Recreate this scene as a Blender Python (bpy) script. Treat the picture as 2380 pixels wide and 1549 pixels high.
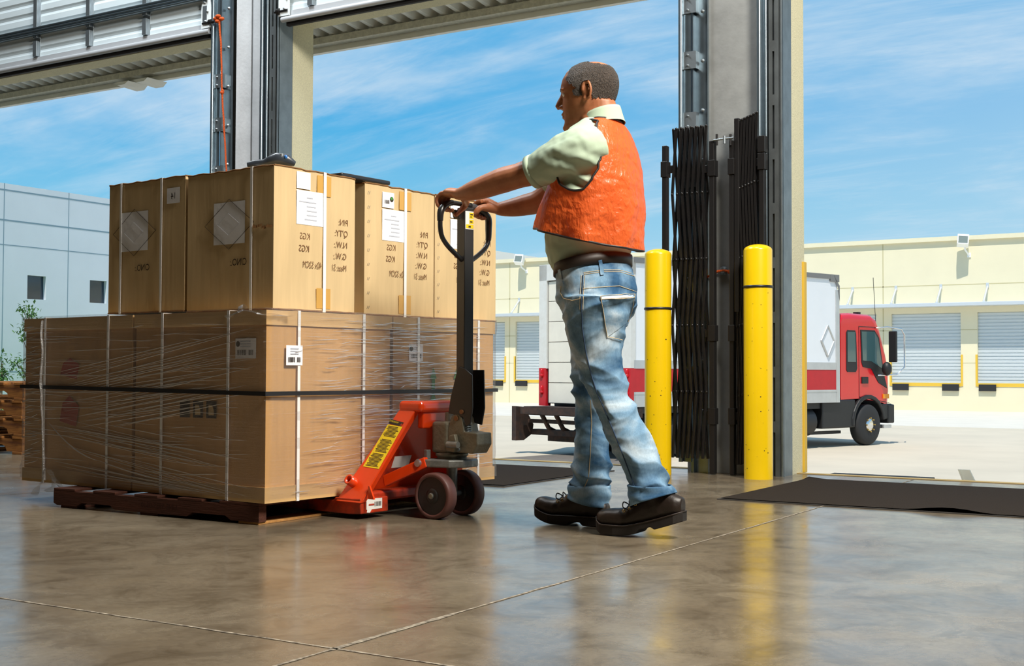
import bpy, bmesh, math, random
import numpy as np
from mathutils import Vector, Matrix, noise
from mathutils.bvhtree import BVHTree
random.seed(7)
for _o in list(bpy.data.objects): bpy.data.objects.remove(_o)
SC = bpy.context.scene
COL = SC.collection
PI = math.pi
# ------------------------------------------------------------------ camera
FPX, CX, CY, CAMH = 2905.0, 1190.0, 774.5, 0.57
YAW, PITCH, ROLL = math.radians(31.5), math.radians(1.75), math.atan(.0035)
CR = Matrix.Rotation(YAW, 3, 'Z') @ Matrix.Rotation(PI/2+PITCH, 3, 'X') @ Matrix.Rotation(ROLL, 3, 'Z')
CAMP = Vector((0, 0, CAMH))
cd = bpy.data.cameras.new('camera'); cam = bpy.data.objects.new('camera', cd); COL.objects.link(cam)
cd.sensor_width = 36.0; cd.lens = 36.0*FPX/2380.0; cd.clip_end = 2000; cd.clip_start = .05
cam.matrix_world = Matrix.Translation(CAMP) @ CR.to_4x4()
SC.camera = cam
# ------------------------------------------------------------------ world (sky with cirrus)
W = bpy.data.worlds.new('sky'); SC.world = W; W.use_nodes = True
nt = W.node_tree; nt.nodes.clear()
def wn(t, **k):
    n = nt.nodes.new(t)
    for a, b in k.items(): setattr(n, a, b)
    return n
def wmath(op, a, b=None, clamp=False):
    n = wn('ShaderNodeMath', operation=op); n.use_clamp = clamp
    for i, v in enumerate((a, b)):
        if v is None: continue
        if isinstance(v, (int, float)): n.inputs[i].default_value = v
        else: nt.links.new(v, n.inputs[i])
    return n.outputs[0]
tc = wn('ShaderNodeTexCoord'); sep = wn('ShaderNodeSeparateXYZ'); nt.links.new(tc.outputs['Generated'], sep.inputs[0])
X_, Y_, Z_ = sep.outputs
rp = wn('ShaderNodeValToRGB'); nt.links.new(Z_, rp.inputs[0])
cr = rp.color_ramp
cr.elements[0].position = 0.0; cr.elements[0].color = (.60, .80, .89, 1)
cr.elements[1].position = 1.0; cr.elements[1].color = (.03, .22, .55, 1)
for p_, c_ in ((.06, (.40, .70, .86)), (.125, (.19, .56, .82)), (.20, (.05, .42, .79)), (.40, (.03, .36, .74))):
    e = cr.elements.new(p_); e.color = (*c_, 1)
zz = wmath('ADD', wmath('MAXIMUM', Z_, 0.0), .22)
u_ = wmath('DIVIDE', X_, zz); v_ = wmath('DIVIDE', Y_, zz)
cmb = wn('ShaderNodeCombineXYZ'); nt.links.new(u_, cmb.inputs[0]); nt.links.new(v_, cmb.inputs[1])
def cloud(rot, scl, loc, nscale, detail, rough, lo, hi, dist=.4):
    mp = wn('ShaderNodeMapping'); mp.inputs['Rotation'].default_value = (0, 0, rot); mp.inputs['Scale'].default_value = scl
    mp.inputs['Location'].default_value = loc
    nt.links.new(cmb.outputs[0], mp.inputs[0])
    nz = wn('ShaderNodeTexNoise'); nz.inputs['Scale'].default_value = nscale; nz.inputs['Detail'].default_value = detail
    nz.inputs['Roughness'].default_value = rough; nz.inputs['Distortion'].default_value = dist
    nt.links.new(mp.outputs[0], nz.inputs['Vector'])
    mr = wn('ShaderNodeMapRange'); mr.interpolation_type = 'SMOOTHSTEP'
    mr.inputs['From Min'].default_value = lo; mr.inputs['From Max'].default_value = hi
    nt.links.new(nz.outputs[0], mr.inputs['Value'])
    return mr.outputs[0]
c1 = cloud(.5, (.6, 1.35, 1), (3.1, 1.7, 0), 1.05, 7, .60, .46, .76)
c2 = cloud(.35, (.5, 2.2, 1), (0.4, 5.0, 2), 2.6, 8, .68, .45, .80, .9)
# more veil towards the right of the view (azimuth term)
az = wmath('ADD', wmath('MULTIPLY', X_, .848), wmath('MULTIPLY', Y_, .53))
veil = wn('ShaderNodeMapRange'); veil.inputs['From Min'].default_value = -.12; veil.inputs['From Max'].default_value = .38
veil.inputs['To Min'].default_value = .03; veil.inputs['To Max'].default_value = .36; nt.links.new(az, veil.inputs['Value'])
cm = wmath('ADD', wmath('ADD', wmath('MULTIPLY', c1, .78), wmath('MULTIPLY', c2, .30)), veil.outputs[0])
cm = wmath('MINIMUM', cm, .86)
mx = wn('ShaderNodeMix', data_type='RGBA'); nt.links.new(cm, mx.inputs[0])
nt.links.new(rp.outputs[0], mx.inputs[6]); mx.inputs[7].default_value = (.68, .80, .90, 1)
bg = wn('ShaderNodeBackground'); bg.inputs[1].default_value = 1.0; nt.links.new(mx.outputs[2], bg.inputs[0])
wo = wn('ShaderNodeOutputWorld'); nt.links.new(bg.outputs[0], wo.inputs[0])
# ------------------------------------------------------------------ sun, lamps, exposure
def light(name, kind, loc, to, power, color, size=1.0, sy=None):
    l = bpy.data.lights.new(name, kind); o = bpy.data.objects.new(name, l); COL.objects.link(o)
    o.location = loc; o.rotation_euler = (Vector(to)-Vector(loc)).to_track_quat('-Z', 'Y').to_euler()
    l.energy = power; l.color = color
    if kind == 'AREA':
        l.shape = 'RECTANGLE'; l.size = size; l.size_y = sy or size
    return o
sun = light('sun', 'SUN', (-6, -20, 25), (-6-.12*20, -20+.48*20, 25-.87*20), 4.3, (1.0, .95, .86)); sun.data.angle = .0093
light('studio_softbox', 'AREA', (.9, 3.15, 4.5), (-2.6, 3.85, .85), 500, (1.0, .94, .84), 1.3, 1.3)
light('pier_fill', 'AREA', (-6.3, 4.5, 6.6), (-6.6, 6.4, 2.6), 330, (.90, .96, 1.0), 1.6, 1.6)  # unseen overhead fill, added to brighten the left pier and raised door
light('pier_fill', 'AREA', (-2.3, 4.4, 6.9), (-2.4, 6.5, 2.2), 120, (.95, .97, 1.0), 1.6, 1.6)  # weaker added fill, brightens the bollard pier
SC.view_settings.view_transform = 'Standard'; SC.view_settings.look = 'None'
SC.view_settings.gamma = 1; SC.view_settings.use_curve_mapping = False; SC.view_settings.exposure = 0.0
# ------------------------------------------------------------------ helpers
def ray(x, y):
    return CR @ Vector(((x-CX)/FPX, -(y-CY)/FPX, -1.0))
def gz(x, y, z=0.0):
    d = ray(x, y); return CAMP + d*((z-CAMH)/d.z)
def gy(x, y, Y):
    d = ray(x, y); return CAMP + d*(Y/d.y)
def gx(x, y, X):
    d = ray(x, y); return CAMP + d*(X/d.x)
def gp(x, y, p, n):
    d = ray(x, y); n = Vector(n); return CAMP + d*(n.dot(Vector(p)-CAMP)/n.dot(d))
def depth_of(p):
    return -(CR.transposed() @ (Vector(p)-CAMP)).z

class MB:
    def __init__(s): s.v = []; s.f = []; s.sm = []
    def add(s, vs, fs, smooth=False):
        n = len(s.v); s.v += [tuple(v) for v in vs]
        for f in fs: s.f.append(tuple(i+n for i in f)); s.sm.append(smooth)
        return s
    def hexa(s, p):
        return s.add(p, [(0, 3, 2, 1), (4, 5, 6, 7), (0, 1, 5, 4), (1, 2, 6, 5), (2, 3, 7, 6), (3, 0, 4, 7)])
    def bx(s, x0, x1, y0, y1, z0, z1):
        return s.hexa([(x0, y0, z0), (x1, y0, z0), (x1, y1, z0), (x0, y1, z0), (x0, y0, z1), (x1, y0, z1), (x1, y1, z1), (x0, y1, z1)])
    def box(s, c, d, R=None):
        c = Vector(c); q = []
        for sz in (-.5, .5):
            for sx, sy in ((-.5, -.5), (.5, -.5), (.5, .5), (-.5, .5)):
                w = Vector((sx*d[0], sy*d[1], sz*d[2]))
                q.append(c + (R @ w if R else w))
        return s.hexa(q)
    def loft(s, rings, cap=True, closed=True, smooth=True):
        n = len(rings[0]); vs = [p for r in rings for p in r]; fs = []
        for i in range(len(rings)-1):
            for j in range(n if closed else n-1):
                k = (j+1) % n
                fs.append((i*n+j, i*n+k, (i+1)*n+k, (i+1)*n+j))
        s.add(vs, fs, smooth)
        if cap and closed:
            s.add(rings[0], [tuple(reversed(range(n)))], False); s.add(rings[-1], [tuple(range(n))], False)
        return s
    def tube(s, pts, r, n=10, cap=True, closed=False, flat=1.0):
        pts = [Vector(p) for p in pts]; m = len(pts); rings = []
        rr = r if isinstance(r, (list, tuple)) else [r]*m
        up = None
        for i in range(m):
            if closed: t = pts[(i+1) % m]-pts[i-1]
            else: t = pts[min(i+1, m-1)]-pts[max(i-1, 0)]
            if t.length < 1e-9: t = Vector((0, 0, 1))
            t.normalize()
            if up is None:
                up = Vector((0, 0, 1)) if abs(t.z) < .9 else Vector((1, 0, 0))
            a = up - t*up.dot(t)
            if a.length < 1e-6: a = t.orthogonal()
            a.normalize(); b = t.cross(a); up = a
            rings.append([pts[i]+a*(rr[i]*flat*math.cos(2*PI*j/n))+b*(rr[i]*math.sin(2*PI*j/n)) for j in range(n)])
        if closed:
            rings.append(rings[0]); return s.loft(rings, False)
        return s.loft(rings, cap)
    def cyl(s, p, q, r, n=20, r2=None):
        return s.tube([p, q], [r, r if r2 is None else r2], n)
    def prism(s, poly, o, u, v, h, smooth=False):
        o, u, v, h = Vector(o), Vector(u), Vector(v), Vector(h); n = len(poly)
        a = [o+u*p[0]+v*p[1] for p in poly]; b = [p+h for p in a]
        fs = [tuple(reversed(range(n))), tuple(range(n, 2*n))]+[(i, (i+1) % n, n+(i+1) % n, n+i) for i in range(n)]
        return s.add(a+b, fs, smooth)
    def lathe(s, prof, c, ax, n=28, cap=True):
        c = Vector(c); ax = Vector(ax).normalized(); a = ax.orthogonal().normalized(); b = ax.cross(a)
        rings = [[c+ax*h+(a*math.cos(2*PI*j/n)+b*math.sin(2*PI*j/n))*max(r, 1e-4) for j in range(n)] for h, r in prof]
        return s.loft(rings, cap)
    def ell(s, c, r, R=None, nu=20, nv=12):
        c = Vector(c); rings = []
        for i in range(1, nv):
            t = PI*i/nv; ring = []
            for j in range(nu):
                p = 2*PI*j/nu
                w = Vector((r[0]*math.sin(t)*math.cos(p), r[1]*math.sin(t)*math.sin(p), -r[2]*math.cos(t)))
                ring.append(c+(R @ w if R else w))
            rings.append(ring)
        s.loft(rings, False)
        for sg, ring in ((-1, rings[0]), (1, rings[-1])):
            w = Vector((0, 0, sg*r[2])); t = c+(R @ w if R else w)
            s.add(list(ring)+[t], [((j+1) % nu, j, nu) if sg < 0 else (j, (j+1) % nu, nu) for j in range(nu)], True)
        return s
    def quad(s, a, b, c, d):
        return s.add([a, b, c, d], [(0, 1, 2, 3)])
    def build(s, name, mat, parent=None, bevel=0, seg=2, solid=0, sub=0, recalc=True, disp=None):
        me = bpy.data.meshes.new(name)
        M = rootm(parent).inverted()
        me.from_pydata([M @ Vector(v) for v in s.v], [], s.f)
        me.polygons.foreach_set('use_smooth', s.sm)
        if recalc:
            bm = bmesh.new(); bm.from_mesh(me); bmesh.ops.recalc_face_normals(bm, faces=bm.faces); bm.to_mesh(me); bm.free()
        me.materials.append(mat); me.update()
        o = bpy.data.objects.new(name, me); COL.objects.link(o)
        if parent: o.parent = parent
        if bevel:
            m = o.modifiers.new('b', 'BEVEL'); m.width = bevel; m.segments = seg; m.limit_method = 'ANGLE'; m.angle_limit = .6
            m.harden_normals = False
        if solid:
            m = o.modifiers.new('s', 'SOLIDIFY'); m.thickness = solid; m.offset = 0
        if sub:
            m = o.modifiers.new('u', 'SUBSURF'); m.levels = sub; m.render_levels = sub
        return o
ROOTM = {}
def rootm(o):
    if o is None: return Matrix.Identity(4)
    while o.parent: o = o.parent
    return ROOTM.get(o.name, Matrix.Identity(4))
def tag(o, label, cat, group=None):
    o['label'] = label; o['category'] = cat
    if group: o['group'] = group
    return o
def struct(o):
    o['kind'] = 'structure'; return o
def thing(name, label, cat, loc=(0, 0, 0), rotz=0.0, group=None):
    o = bpy.data.objects.new(name, None); COL.objects.link(o); o.empty_display_size = .1
    o.location = loc; o.rotation_euler = (0, 0, rotz)
    ROOTM[o.name] = Matrix.Translation(Vector(loc)) @ Matrix.Rotation(rotz, 4, 'Z')
    return tag(o, label, cat, group)
def dup(root, loc, rotz=None, label=None, group=None):
    r = root.copy(); COL.objects.link(r); r.location = loc
    if rotz is not None: r.rotation_euler = (0, 0, rotz)
    if label: r['label'] = label
    if group: r['group'] = group
    ROOTM[r.name] = Matrix.Translation(Vector(loc)) @ Matrix.Rotation(r.rotation_euler.z, 4, 'Z')
    for ch in list(root.children):
        c = ch.copy(); COL.objects.link(c); c.parent = r
        for g in list(ch.children):
            d = g.copy(); COL.objects.link(d); d.parent = c
    return r
def s2l(*c):
    return tuple((x/255/12.92) if x/255 <= .04045 else ((x/255+.055)/1.055)**2.4 for x in c)
MATS = {}
def mat(name, col, rough=.5, metal=0.0, var=None, bump=None, spec=.5, coat=0.0, col2=None, stretch=None, sheen=0, trans=0, emit=0):
    """col linear rgb; var=(scale, amount[, detail]); bump=(scale, strength[, detail]); stretch=(x,y,z) scaling of the noise space"""
    if name in MATS: return MATS[name]
    m = bpy.data.materials.new(name); m.use_nodes = True; t = m.node_tree; b = t.nodes['Principled BSDF']
    b.inputs['Base Color'].default_value = (*col, 1); b.inputs['Roughness'].default_value = rough; b.inputs['Metallic'].default_value = metal
    b.inputs['Specular IOR Level'].default_value = spec; b.inputs['Coat Weight'].default_value = coat
    if trans: b.inputs['Transmission Weight'].default_value = trans
    L = t.links; vec = None
    if var or bump:
        co = t.nodes.new('ShaderNodeTexCoord'); vec = co.outputs['Object']
        if stretch:
            mp = t.nodes.new('ShaderNodeMapping'); mp.inputs['Scale'].default_value = stretch; L.new(vec, mp.inputs[0]); vec = mp.outputs[0]
    if var:
        nz = t.nodes.new('ShaderNodeTexNoise'); nz.inputs['Scale'].default_value = var[0]; nz.inputs['Detail'].default_value = var[2] if len(var) > 2 else 5
        nz.inputs['Roughness'].default_value = .6; L.new(vec, nz.inputs['Vector'])
        mr = t.nodes.new('ShaderNodeMapRange'); mr.inputs['From Min'].default_value = .3; mr.inputs['From Max'].default_value = .7
        L.new(nz.outputs[0], mr.inputs['Value'])
        mx = t.nodes.new('ShaderNodeMix'); mx.data_type = 'RGBA'; L.new(mr.outputs[0], mx.inputs[0])
        c2 = col2 if col2 else tuple(x*(1-var[1]) for x in col)
        mx.inputs[6].default_value = (*c2, 1); mx.inputs[7].default_value = (*col, 1)
        L.new(mx.outputs[2], b.inputs['Base Color'])
    if bump:
        nb = t.nodes.new('ShaderNodeTexNoise'); nb.inputs['Scale'].default_value = bump[0]; nb.inputs['Detail'].default_value = bump[2] if len(bump) > 2 else 4
        L.new(vec, nb.inputs['Vector']); bp = t.nodes.new('ShaderNodeBump'); bp.inputs['Strength'].default_value = bump[1]; bp.inputs['Distance'].default_value = .01
        L.new(nb.outputs[0], bp.inputs['Height']); L.new(bp.outputs[0], b.inputs['Normal'])
    MATS[name] = m; return m
def text_part(body, size, o, u, v, mt, parent, name='printing', sx=1.0, lift=None):
    """flat lettering: reading direction u, up v (unit vectors), o = start of baseline"""
    cu = bpy.data.curves.new('t', 'FONT'); cu.body = body; cu.size = size; cu.resolution_u = 3
    t = bpy.data.objects.new('t', cu); COL.objects.link(t)
    bpy.context.view_layer.update()
    dg = bpy.context.evaluated_depsgraph_get(); me = bpy.data.meshes.new_from_object(t.evaluated_get(dg))
    u, v, o = Vector(u), Vector(v), Vector(o)
    if lift: o = o+Vector(lift)
    mb = MB(); mb.add([o+u*(p.co.x*sx)+v*p.co.y for p in me.vertices], [tuple(f.vertices) for f in me.polygons])
    bpy.data.objects.remove(t); bpy.data.curves.remove(cu); bpy.data.meshes.remove(me)
    return mb.build(name, mt, parent, recalc=False)
def bvh_of(*obs):
    dg = bpy.context.evaluated_depsgraph_get(); vs = []; fs = []
    for o in obs:
        e = o.evaluated_get(dg); me = e.to_mesh(); n = len(vs); Mw = o.matrix_world
        vs += [Mw @ v.co for v in me.vertices]; fs += [tuple(i+n for i in f.vertices) for f in me.polygons]; e.to_mesh_clear()
    return BVHTree.FromPolygons(vs, fs)
# ================================================================== setting: dock floor, walls, ceiling
def node_floor():
    m = bpy.data.materials.new('polished_concrete'); m.use_nodes = True; t = m.node_tree; L = t.links; b = t.nodes['Principled BSDF']
    co = t.nodes.new('ShaderNodeTexCoord')
    def nz(scale, detail, rough=.6, st=(1, 1, 1), dist=0.0):
        mp = t.nodes.new('ShaderNodeMapping'); mp.inputs['Scale'].default_value = st; L.new(co.outputs['Object'], mp.inputs[0])
        n = t.nodes.new('ShaderNodeTexNoise'); n.inputs['Scale'].default_value = scale; n.inputs['Detail'].default_value = detail
        n.inputs['Roughness'].default_value = rough; n.inputs['Distortion'].default_value = dist; L.new(mp.outputs[0], n.inputs['Vector']); return n.outputs[0]
    def ramp(v, stops):
        r = t.nodes.new('ShaderNodeValToRGB'); L.new(v, r.inputs[0])
        r.color_ramp.elements[0].position, r.color_ramp.elements[0].color = stops[0][0], (*stops[0][1], 1)
        r.color_ramp.elements[1].position, r.color_ramp.elements[1].color = stops[-1][0], (*stops[-1][1], 1)
        for p, c in stops[1:-1]:
            e = r.color_ramp.elements.new(p); e.color = (*c, 1)
        return r.outputs[0]
    base = ramp(nz(1.1, 8, .65, (1, 1, 1), .6), [(.28, (.125, .096, .064)), (.5, (.180, .145, .100)), (.72, (.25, .21, .15))])
    blot = ramp(nz(5.5, 8, .7, (1, .8, 1), 1.2), [(.33, (.55, .52, .48)), (.52, (1, 1, 1)), (.75, (1.2, 1.17, 1.1))])
    mx = t.nodes.new('ShaderNodeMix'); mx.data_type = 'RGBA'; mx.blend_type = 'MULTIPLY'; mx.inputs[0].default_value = .8
    L.new(base, mx.inputs[6]); L.new(blot, mx.inputs[7])
    fine = ramp(nz(60, 4, .7), [(.38, (.86, .85, .84)), (.6, (1.04, 1.04, 1.04))])
    m2 = t.nodes.new('ShaderNodeMix'); m2.data_type = 'RGBA'; m2.blend_type = 'MULTIPLY'; m2.inputs[0].default_value = .7
    L.new(mx.outputs[2], m2.inputs[6]); L.new(fine, m2.inputs[7])
    L.new(m2.outputs[2], b.inputs['Base Color'])
    mr = t.nodes.new('ShaderNodeMapRange'); mr.inputs['From Min'].default_value = .3; mr.inputs['From Max'].default_value = .7
    mr.inputs['To Min'].default_value = .13; mr.inputs['To Max'].default_value = .30; L.new(nz(3.2, 7, .7), mr.inputs['Value']); L.new(mr.outputs[0], b.inputs['Roughness'])
    b.inputs['Specular IOR Level'].default_value = .5
    bp = t.nodes.new('ShaderNodeBump'); bp.inputs['Strength'].default_value = .10; bp.inputs['Distance'].default_value = .004
    L.new(nz(14, 6, .6), bp.inputs['Height']); L.new(bp.outputs[0], b.inputs['Normal'])
    return m
M_floor = node_floor()
M_joint = mat('joint_filler', (.055, .04, .028), .9, var=(55, .9, 3), col2=(.42, .36, .27))
M_conc = mat('wall_concrete', s2l(206, 209, 211), .75, var=(3.5, .25, 8), bump=(40, .15))
M_conc2 = mat('raw_concrete', s2l(128, 126, 122), .85, var=(6, .35, 8), bump=(30, .3))
M_stucco = mat('cream_stucco', s2l(230, 224, 190), .85, var=(140, .25, 4), bump=(160, .35))
M_galv = mat('galvanised_steel', s2l(176, 186, 192), .38, .85, var=(9, .25, 6), spec=.5)
M_galvd = mat('galvanised_dull', s2l(140, 150, 155), .5, .7, var=(9, .3, 6))
M_white = mat('painted_white', s2l(226, 232, 232), .5, var=(2, .05))
M_black = mat('black_steel', (.012, .011, .011), .32, .0, spec=.6)
M_rub = mat('black_rubber', (.015, .015, .016), .7)
M_yel = mat('safety_yellow', s2l(246, 205, 12), .28, spec=.5, coat=.3, var=(4, .07))
M_yeld = mat('yellow_trim', s2l(226, 184, 60), .5)

SILL = 6.89
fl = MB()
fl.bx(-18, 8, -12, SILL, -1.35, 0)
struct(fl.build('floor', M_floor))
# saw-cut joints (thin filled strips that wobble a little)
def joint(p, q, w, name):
    p, q = Vector(p), Vector(q); n = max(8, int((q-p).length/.03)); d = (q-p).normalized(); s_ = Vector((-d.y, d.x, 0)); mb = MB(); a = []; b = []
    for i in range(n+1):
        c = p.lerp(q, i/n); k = noise.noise(c*9)*.003; wv = w*(1+.8*noise.noise(c*23+Vector((5, 1, 0))))
        if name == 'trim_1' and 2.0 < c.y < 2.45: wv *= 1.9
        a.append(c+s_*(k+wv)); b.append(c+s_*(k-wv))
    for i in range(n): mb.quad(b[i], b[i+1], a[i+1], a[i])
    o = mb.build(name, M_joint); return struct(o)
e_ = .0012
joint((-1.65, -1, e_), (-1.66, 6.82, e_), .004, 'trim_1')
joint((-6, 1.995, e_), (1.5, 2.02, e_), .0036, 'trim_2')
joint((-4.95, 3.5, e_), (-4.55, 6.8, e_), .002, 'trim_3')
# steel nosing on the sill
struct(MB().bx(-18, 8, SILL-.06, SILL, .001, .004).build('trim_4', mat('worn_nosing', s2l(186, 160, 104), .6)))
# warehouse shell
M_shell = mat('interior_paint', s2l(66, 63, 58), .8, var=(1, .1))
WY0, WY1 = 6.67, 6.95
LX0, LX1, RX0, RX1 = -6.58, -5.99, -2.90, -2.315      # the two piers
DOORH = 3.08
struct(MB().bx(-18.2, 8.2, -12.2, 7.0, 7.2, 7.4).build('ceiling', M_shell))
struct(MB().bx(-18.2, 8.2, -12.2, -12, -.2, 8).build('wall_back', M_shell))
struct(MB().bx(-18.2, -18, -12, WY1, -.2, 8).build('wall_left', M_shell))
struct(MB().bx(8, 8.2, -12, WY1, -.2, 8).build('wall_right', M_shell))
w = MB()
w.bx(-18, -9.95, WY0, WY1, -1.34, DOORH)                       # pier left of the left door (out of frame)
w.bx(LX0, LX1, WY0, WY1, -1.34, DOORH)
w.bx(RX0, RX1, WY0, WY1, -1.34, DOORH)
w.bx(.80, 8, WY0, WY1, -1.34, DOORH)
w.bx(-18, 8, WY0, WY1, DOORH, 7.4)
struct(w.build('wall_front', M_conc2))
# smooth concrete inner faces of the piers with a dark joint, cream outer jambs
pf = MB(); pf.bx(-6.41, -6.265, 6.62, WY0, 0, 7.15); pf.bx(-6.25, -6.105, 6.62, WY0, 0, 7.15)
struct(pf.build('trim_5', M_conc, bevel=.004))
struct(MB().bx(-2.765, -2.44, 6.62, WY0, 0, 7.15).build('trim_6', mat('pier_plate', s2l(150, 152, 150), .6, .15, var=(5, .3, 9), bump=(25, .15)), bevel=.003))
oj = MB()
for x0, x1 in ((LX1, LX1+.002), (RX1, RX1+.002)):
    oj.bx(x1-.012, x1+.004, 6.75, WY1+.02, 0, DOORH)
for x0 in (LX0-.004, RX0-.004): oj.bx(x0, x0+.014, 6.75, WY1+.02, 0, DOORH)
oj.bx(-9.95, LX0, 6.80, WY1+.02, DOORH-.012, DOORH+.02); oj.bx(LX1, RX0, 6.80, WY1+.02, DOORH-.012, DOORH+.02); oj.bx(RX1, .80, 6.80, WY1+.02, DOORH-.012, DOORH+.02)
oj.bx(-18, 8, WY1, WY1+.02, DOORH, 7.4)
struct(oj.build('trim_7', M_stucco))
# yellow corner guard on the outer right jamb of the right pier
cg = MB(); cg.bx(RX1-.01, RX1+.02, 6.93, 6.975, 0, 1.20)
struct(cg.build('trim_8', M_yeld, bevel=.003))
# ------------------------------------------------------------------ canopy over the doors outside
M_can = mat('canopy_white', s2l(246, 246, 240), .55, var=(4, .1))
M_canb = mat('canopy_fascia', s2l(216, 213, 196), .6, var=(30, .3, 3))
cn = thing('loading_canopy', 'white ribbed metal canopy hung outside over the dock doors', 'canopy', (-6, 6.98, 3.5))
CY0, CY1 = 6.98, 8.2
CZ0, CZ1 = 3.54, 3.395
rb = MB(); x = -17.0; prof = []
per = .142
while x < 3.0:
    prof += [(x, 0), (x+.036, 0), (x+.052, .05), (x+.075, .06), (x+.105, .06), (x+.128, .05)]; x += per
rb.loft([[Vector((a, CY0, CZ0+z)) for a, z in prof], [Vector((a, CY1, CZ1+z)) for a, z in prof]], cap=False, closed=False, smooth=False)
rb.build('ribbed_deck', M_can, cn, solid=.004)
fb = MB(); fb.bx(-17, 3, CY1-.10, CY1-.004, CZ1-.06, CZ1-.004)
fb.build('edge_beam', M_canb, cn)
MB().bx(-17, 3, CY1, CY1+.05, CZ1-.105, CZ1+.12).build('fascia', M_can, cn)
for xx in (-9.28, -9.02):
    sc_ = MB(); z = CZ1-.115; y0, y1 = CY1-.14, CY1+.10
    sc_.hexa([(xx-.05, y0, z-.02), (xx+.05, y0, z-.02), (xx+.05, y1, z-.03), (xx-.05, y1, z-.03), (xx-.10, y0, z+.009), (xx+.10, y0, z+.009), (xx+.10, y1, z+.009), (xx-.10, y1, z+.009)])
    sc_.build('deck_offcut', M_can, cn)
# ================================================================== yard and buildings outside
M_yard = mat('yard_concrete', s2l(207, 196, 176), .9, var=(.55, .14, 10), bump=(8, .2))
M_apron = mat('apron_concrete', s2l(218, 212, 200), .9, var=(.8, .10, 9))
M_ypatch = mat('dark_yard_patch', s2l(120, 112, 104), .95, var=(7, .3, 6))
GZ = -1.2
struct(MB().bx(-120, 80, SILL+.0, 140, GZ-.3, GZ).build('ground', M_yard))
YB = 59.6
struct(MB().bx(-50, 40, 42, YB, GZ, GZ+.012).build('apron', M_apron))
struct(MB().add([gz(1120, 1068, GZ+.01), gz(1520, 1086, GZ+.01), gz(1520, 1046, GZ+.01), gz(1335, 1054, GZ+.01)], [(0, 1, 2, 3)]).build('dark_yard_patch', M_ypatch))  # flat darker patch laid just above the yard ground
# ---- cream warehouse across the yard
M_cream = mat('cream_panel', s2l(230, 221, 190), .85, var=(.7, .05))
M_groove = mat('panel_groove', s2l(196, 186, 146), .9)
M_shut = mat('shutter_steel', s2l(206, 212, 214), .45, .25)
M_shutl = mat('shutter_band', s2l(196, 204, 214), .45, .25)
M_alu = mat('aluminium', s2l(214, 218, 222), .4, .4)
M_glassl = mat('lamp_glass', s2l(120, 130, 125), .15)
RZ = 6.85
DB, DT = .10, 3.33
doors = [(-16.24-3.14, -16.24), (-15.53, -12.39), (-11.656, -8.516), (-7.78, -4.64), (-36.29, -33.15), (-32.4, -29.26), (-40.14, -37.0), (-44.0, -40.86)]
doors.sort()
wb = MB(); edges = [-50.0]
for a, b in doors: edges += [a, b]
edges += [40.0]
for i in range(0, len(edges), 2): wb.bx(edges[i], edges[i+1], YB, YB+.35, DB, DT)
wb.bx(-50, 40, YB, YB+.35, GZ, DB); wb.bx(-50, 40, YB, YB+.35, DT, RZ); wb.bx(-50, 40, YB+.5, YB+18, GZ, RZ-.25)
cw = thing('warehouse', 'cream tilt-up warehouse across the yard with a row of steel dock doors', 'building', (-15, YB, GZ))
wb.build('wall', M_cream, cw)
MB().bx(-50, 40, YB-.16, YB+.1, RZ-.20, RZ).build('roof_trim', M_cream, cw)
g = MB()
for xg in (-36.68, -26.3, -15.91, -5.5, 5): g.bx(xg-.025, xg+.025, YB-.004, YB+.01, GZ, RZ-.2)
g.bx(-50, 40, YB-.004, YB+.01, 4.60, 4.64)
for a, b in zip(edges[0::2], edges[1::2]):
    g.bx(a, b, YB-.004, YB+.01, 2.52, 2.56); g.bx(a, b, YB-.004, YB+.01, 1.0, 1.03)
g.build('panel_grooves', M_groove, cw)
for a, b in doors:
    d = MB(); z = DB; k = 0; prof = []
    while z < DT-.01:
        prof += [(0, z), (0, z+.09), (.035, z+.11), (.035, z+.145)]; z += .155
    prof.append((0, DT))
    d.loft([[Vector((a, YB+.12+q, zz)) for q, zz in prof], [Vector((b, YB+.12+q, zz)) for q, zz in prof]], cap=False, closed=False, smooth=False)
    do = d.build('dock_door', M_shut, cw)
    fr = MB(); fr.bx(a-.09, a, YB-.03, YB+.04, DB-.15, 1.40); fr.bx(b, b+.09, YB-.03, YB+.04, DB-.15, 1.40); fr.bx(a, b, YB-.03, YB+.04, DB-.16, DB)
    fr.build('yellow_guard', M_yeld, cw)
    for xx in (a+.06, b-.82):
        MB().bx(xx, xx+.74, YB-.14, YB-.03, DB-.36, DB-.06).build('dock_bumper', M_rub, cw, bevel=.01)
cy = thing('door_canopy', 'white flat metal canopy with slanted tie rods above the far dock doors', 'canopy', (-15, YB, 3.6))
MB().bx(-50, 40, YB-.95, YB-.006, 3.60, 3.76).build('tray', M_alu, cy, bevel=.01)
xs = []
x = -17.35
while x < 0: xs.append(x); x += 2.05
xs += [-19.4, -38.25, -36.05, -33.9, -40.4]
for x in xs:
    r = MB(); r.cyl((x-.02, YB-.85, 3.76), (x, YB-.03, 4.5), .045, 8); r.bx(x-.06, x+.06, YB-.05, YB-.004, 4.44, 4.66); r.bx(x-.05, x+.05, YB-.92, YB-.78, 3.74, 3.80)
    r.build('tie_rod', M_alu, cy)
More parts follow.
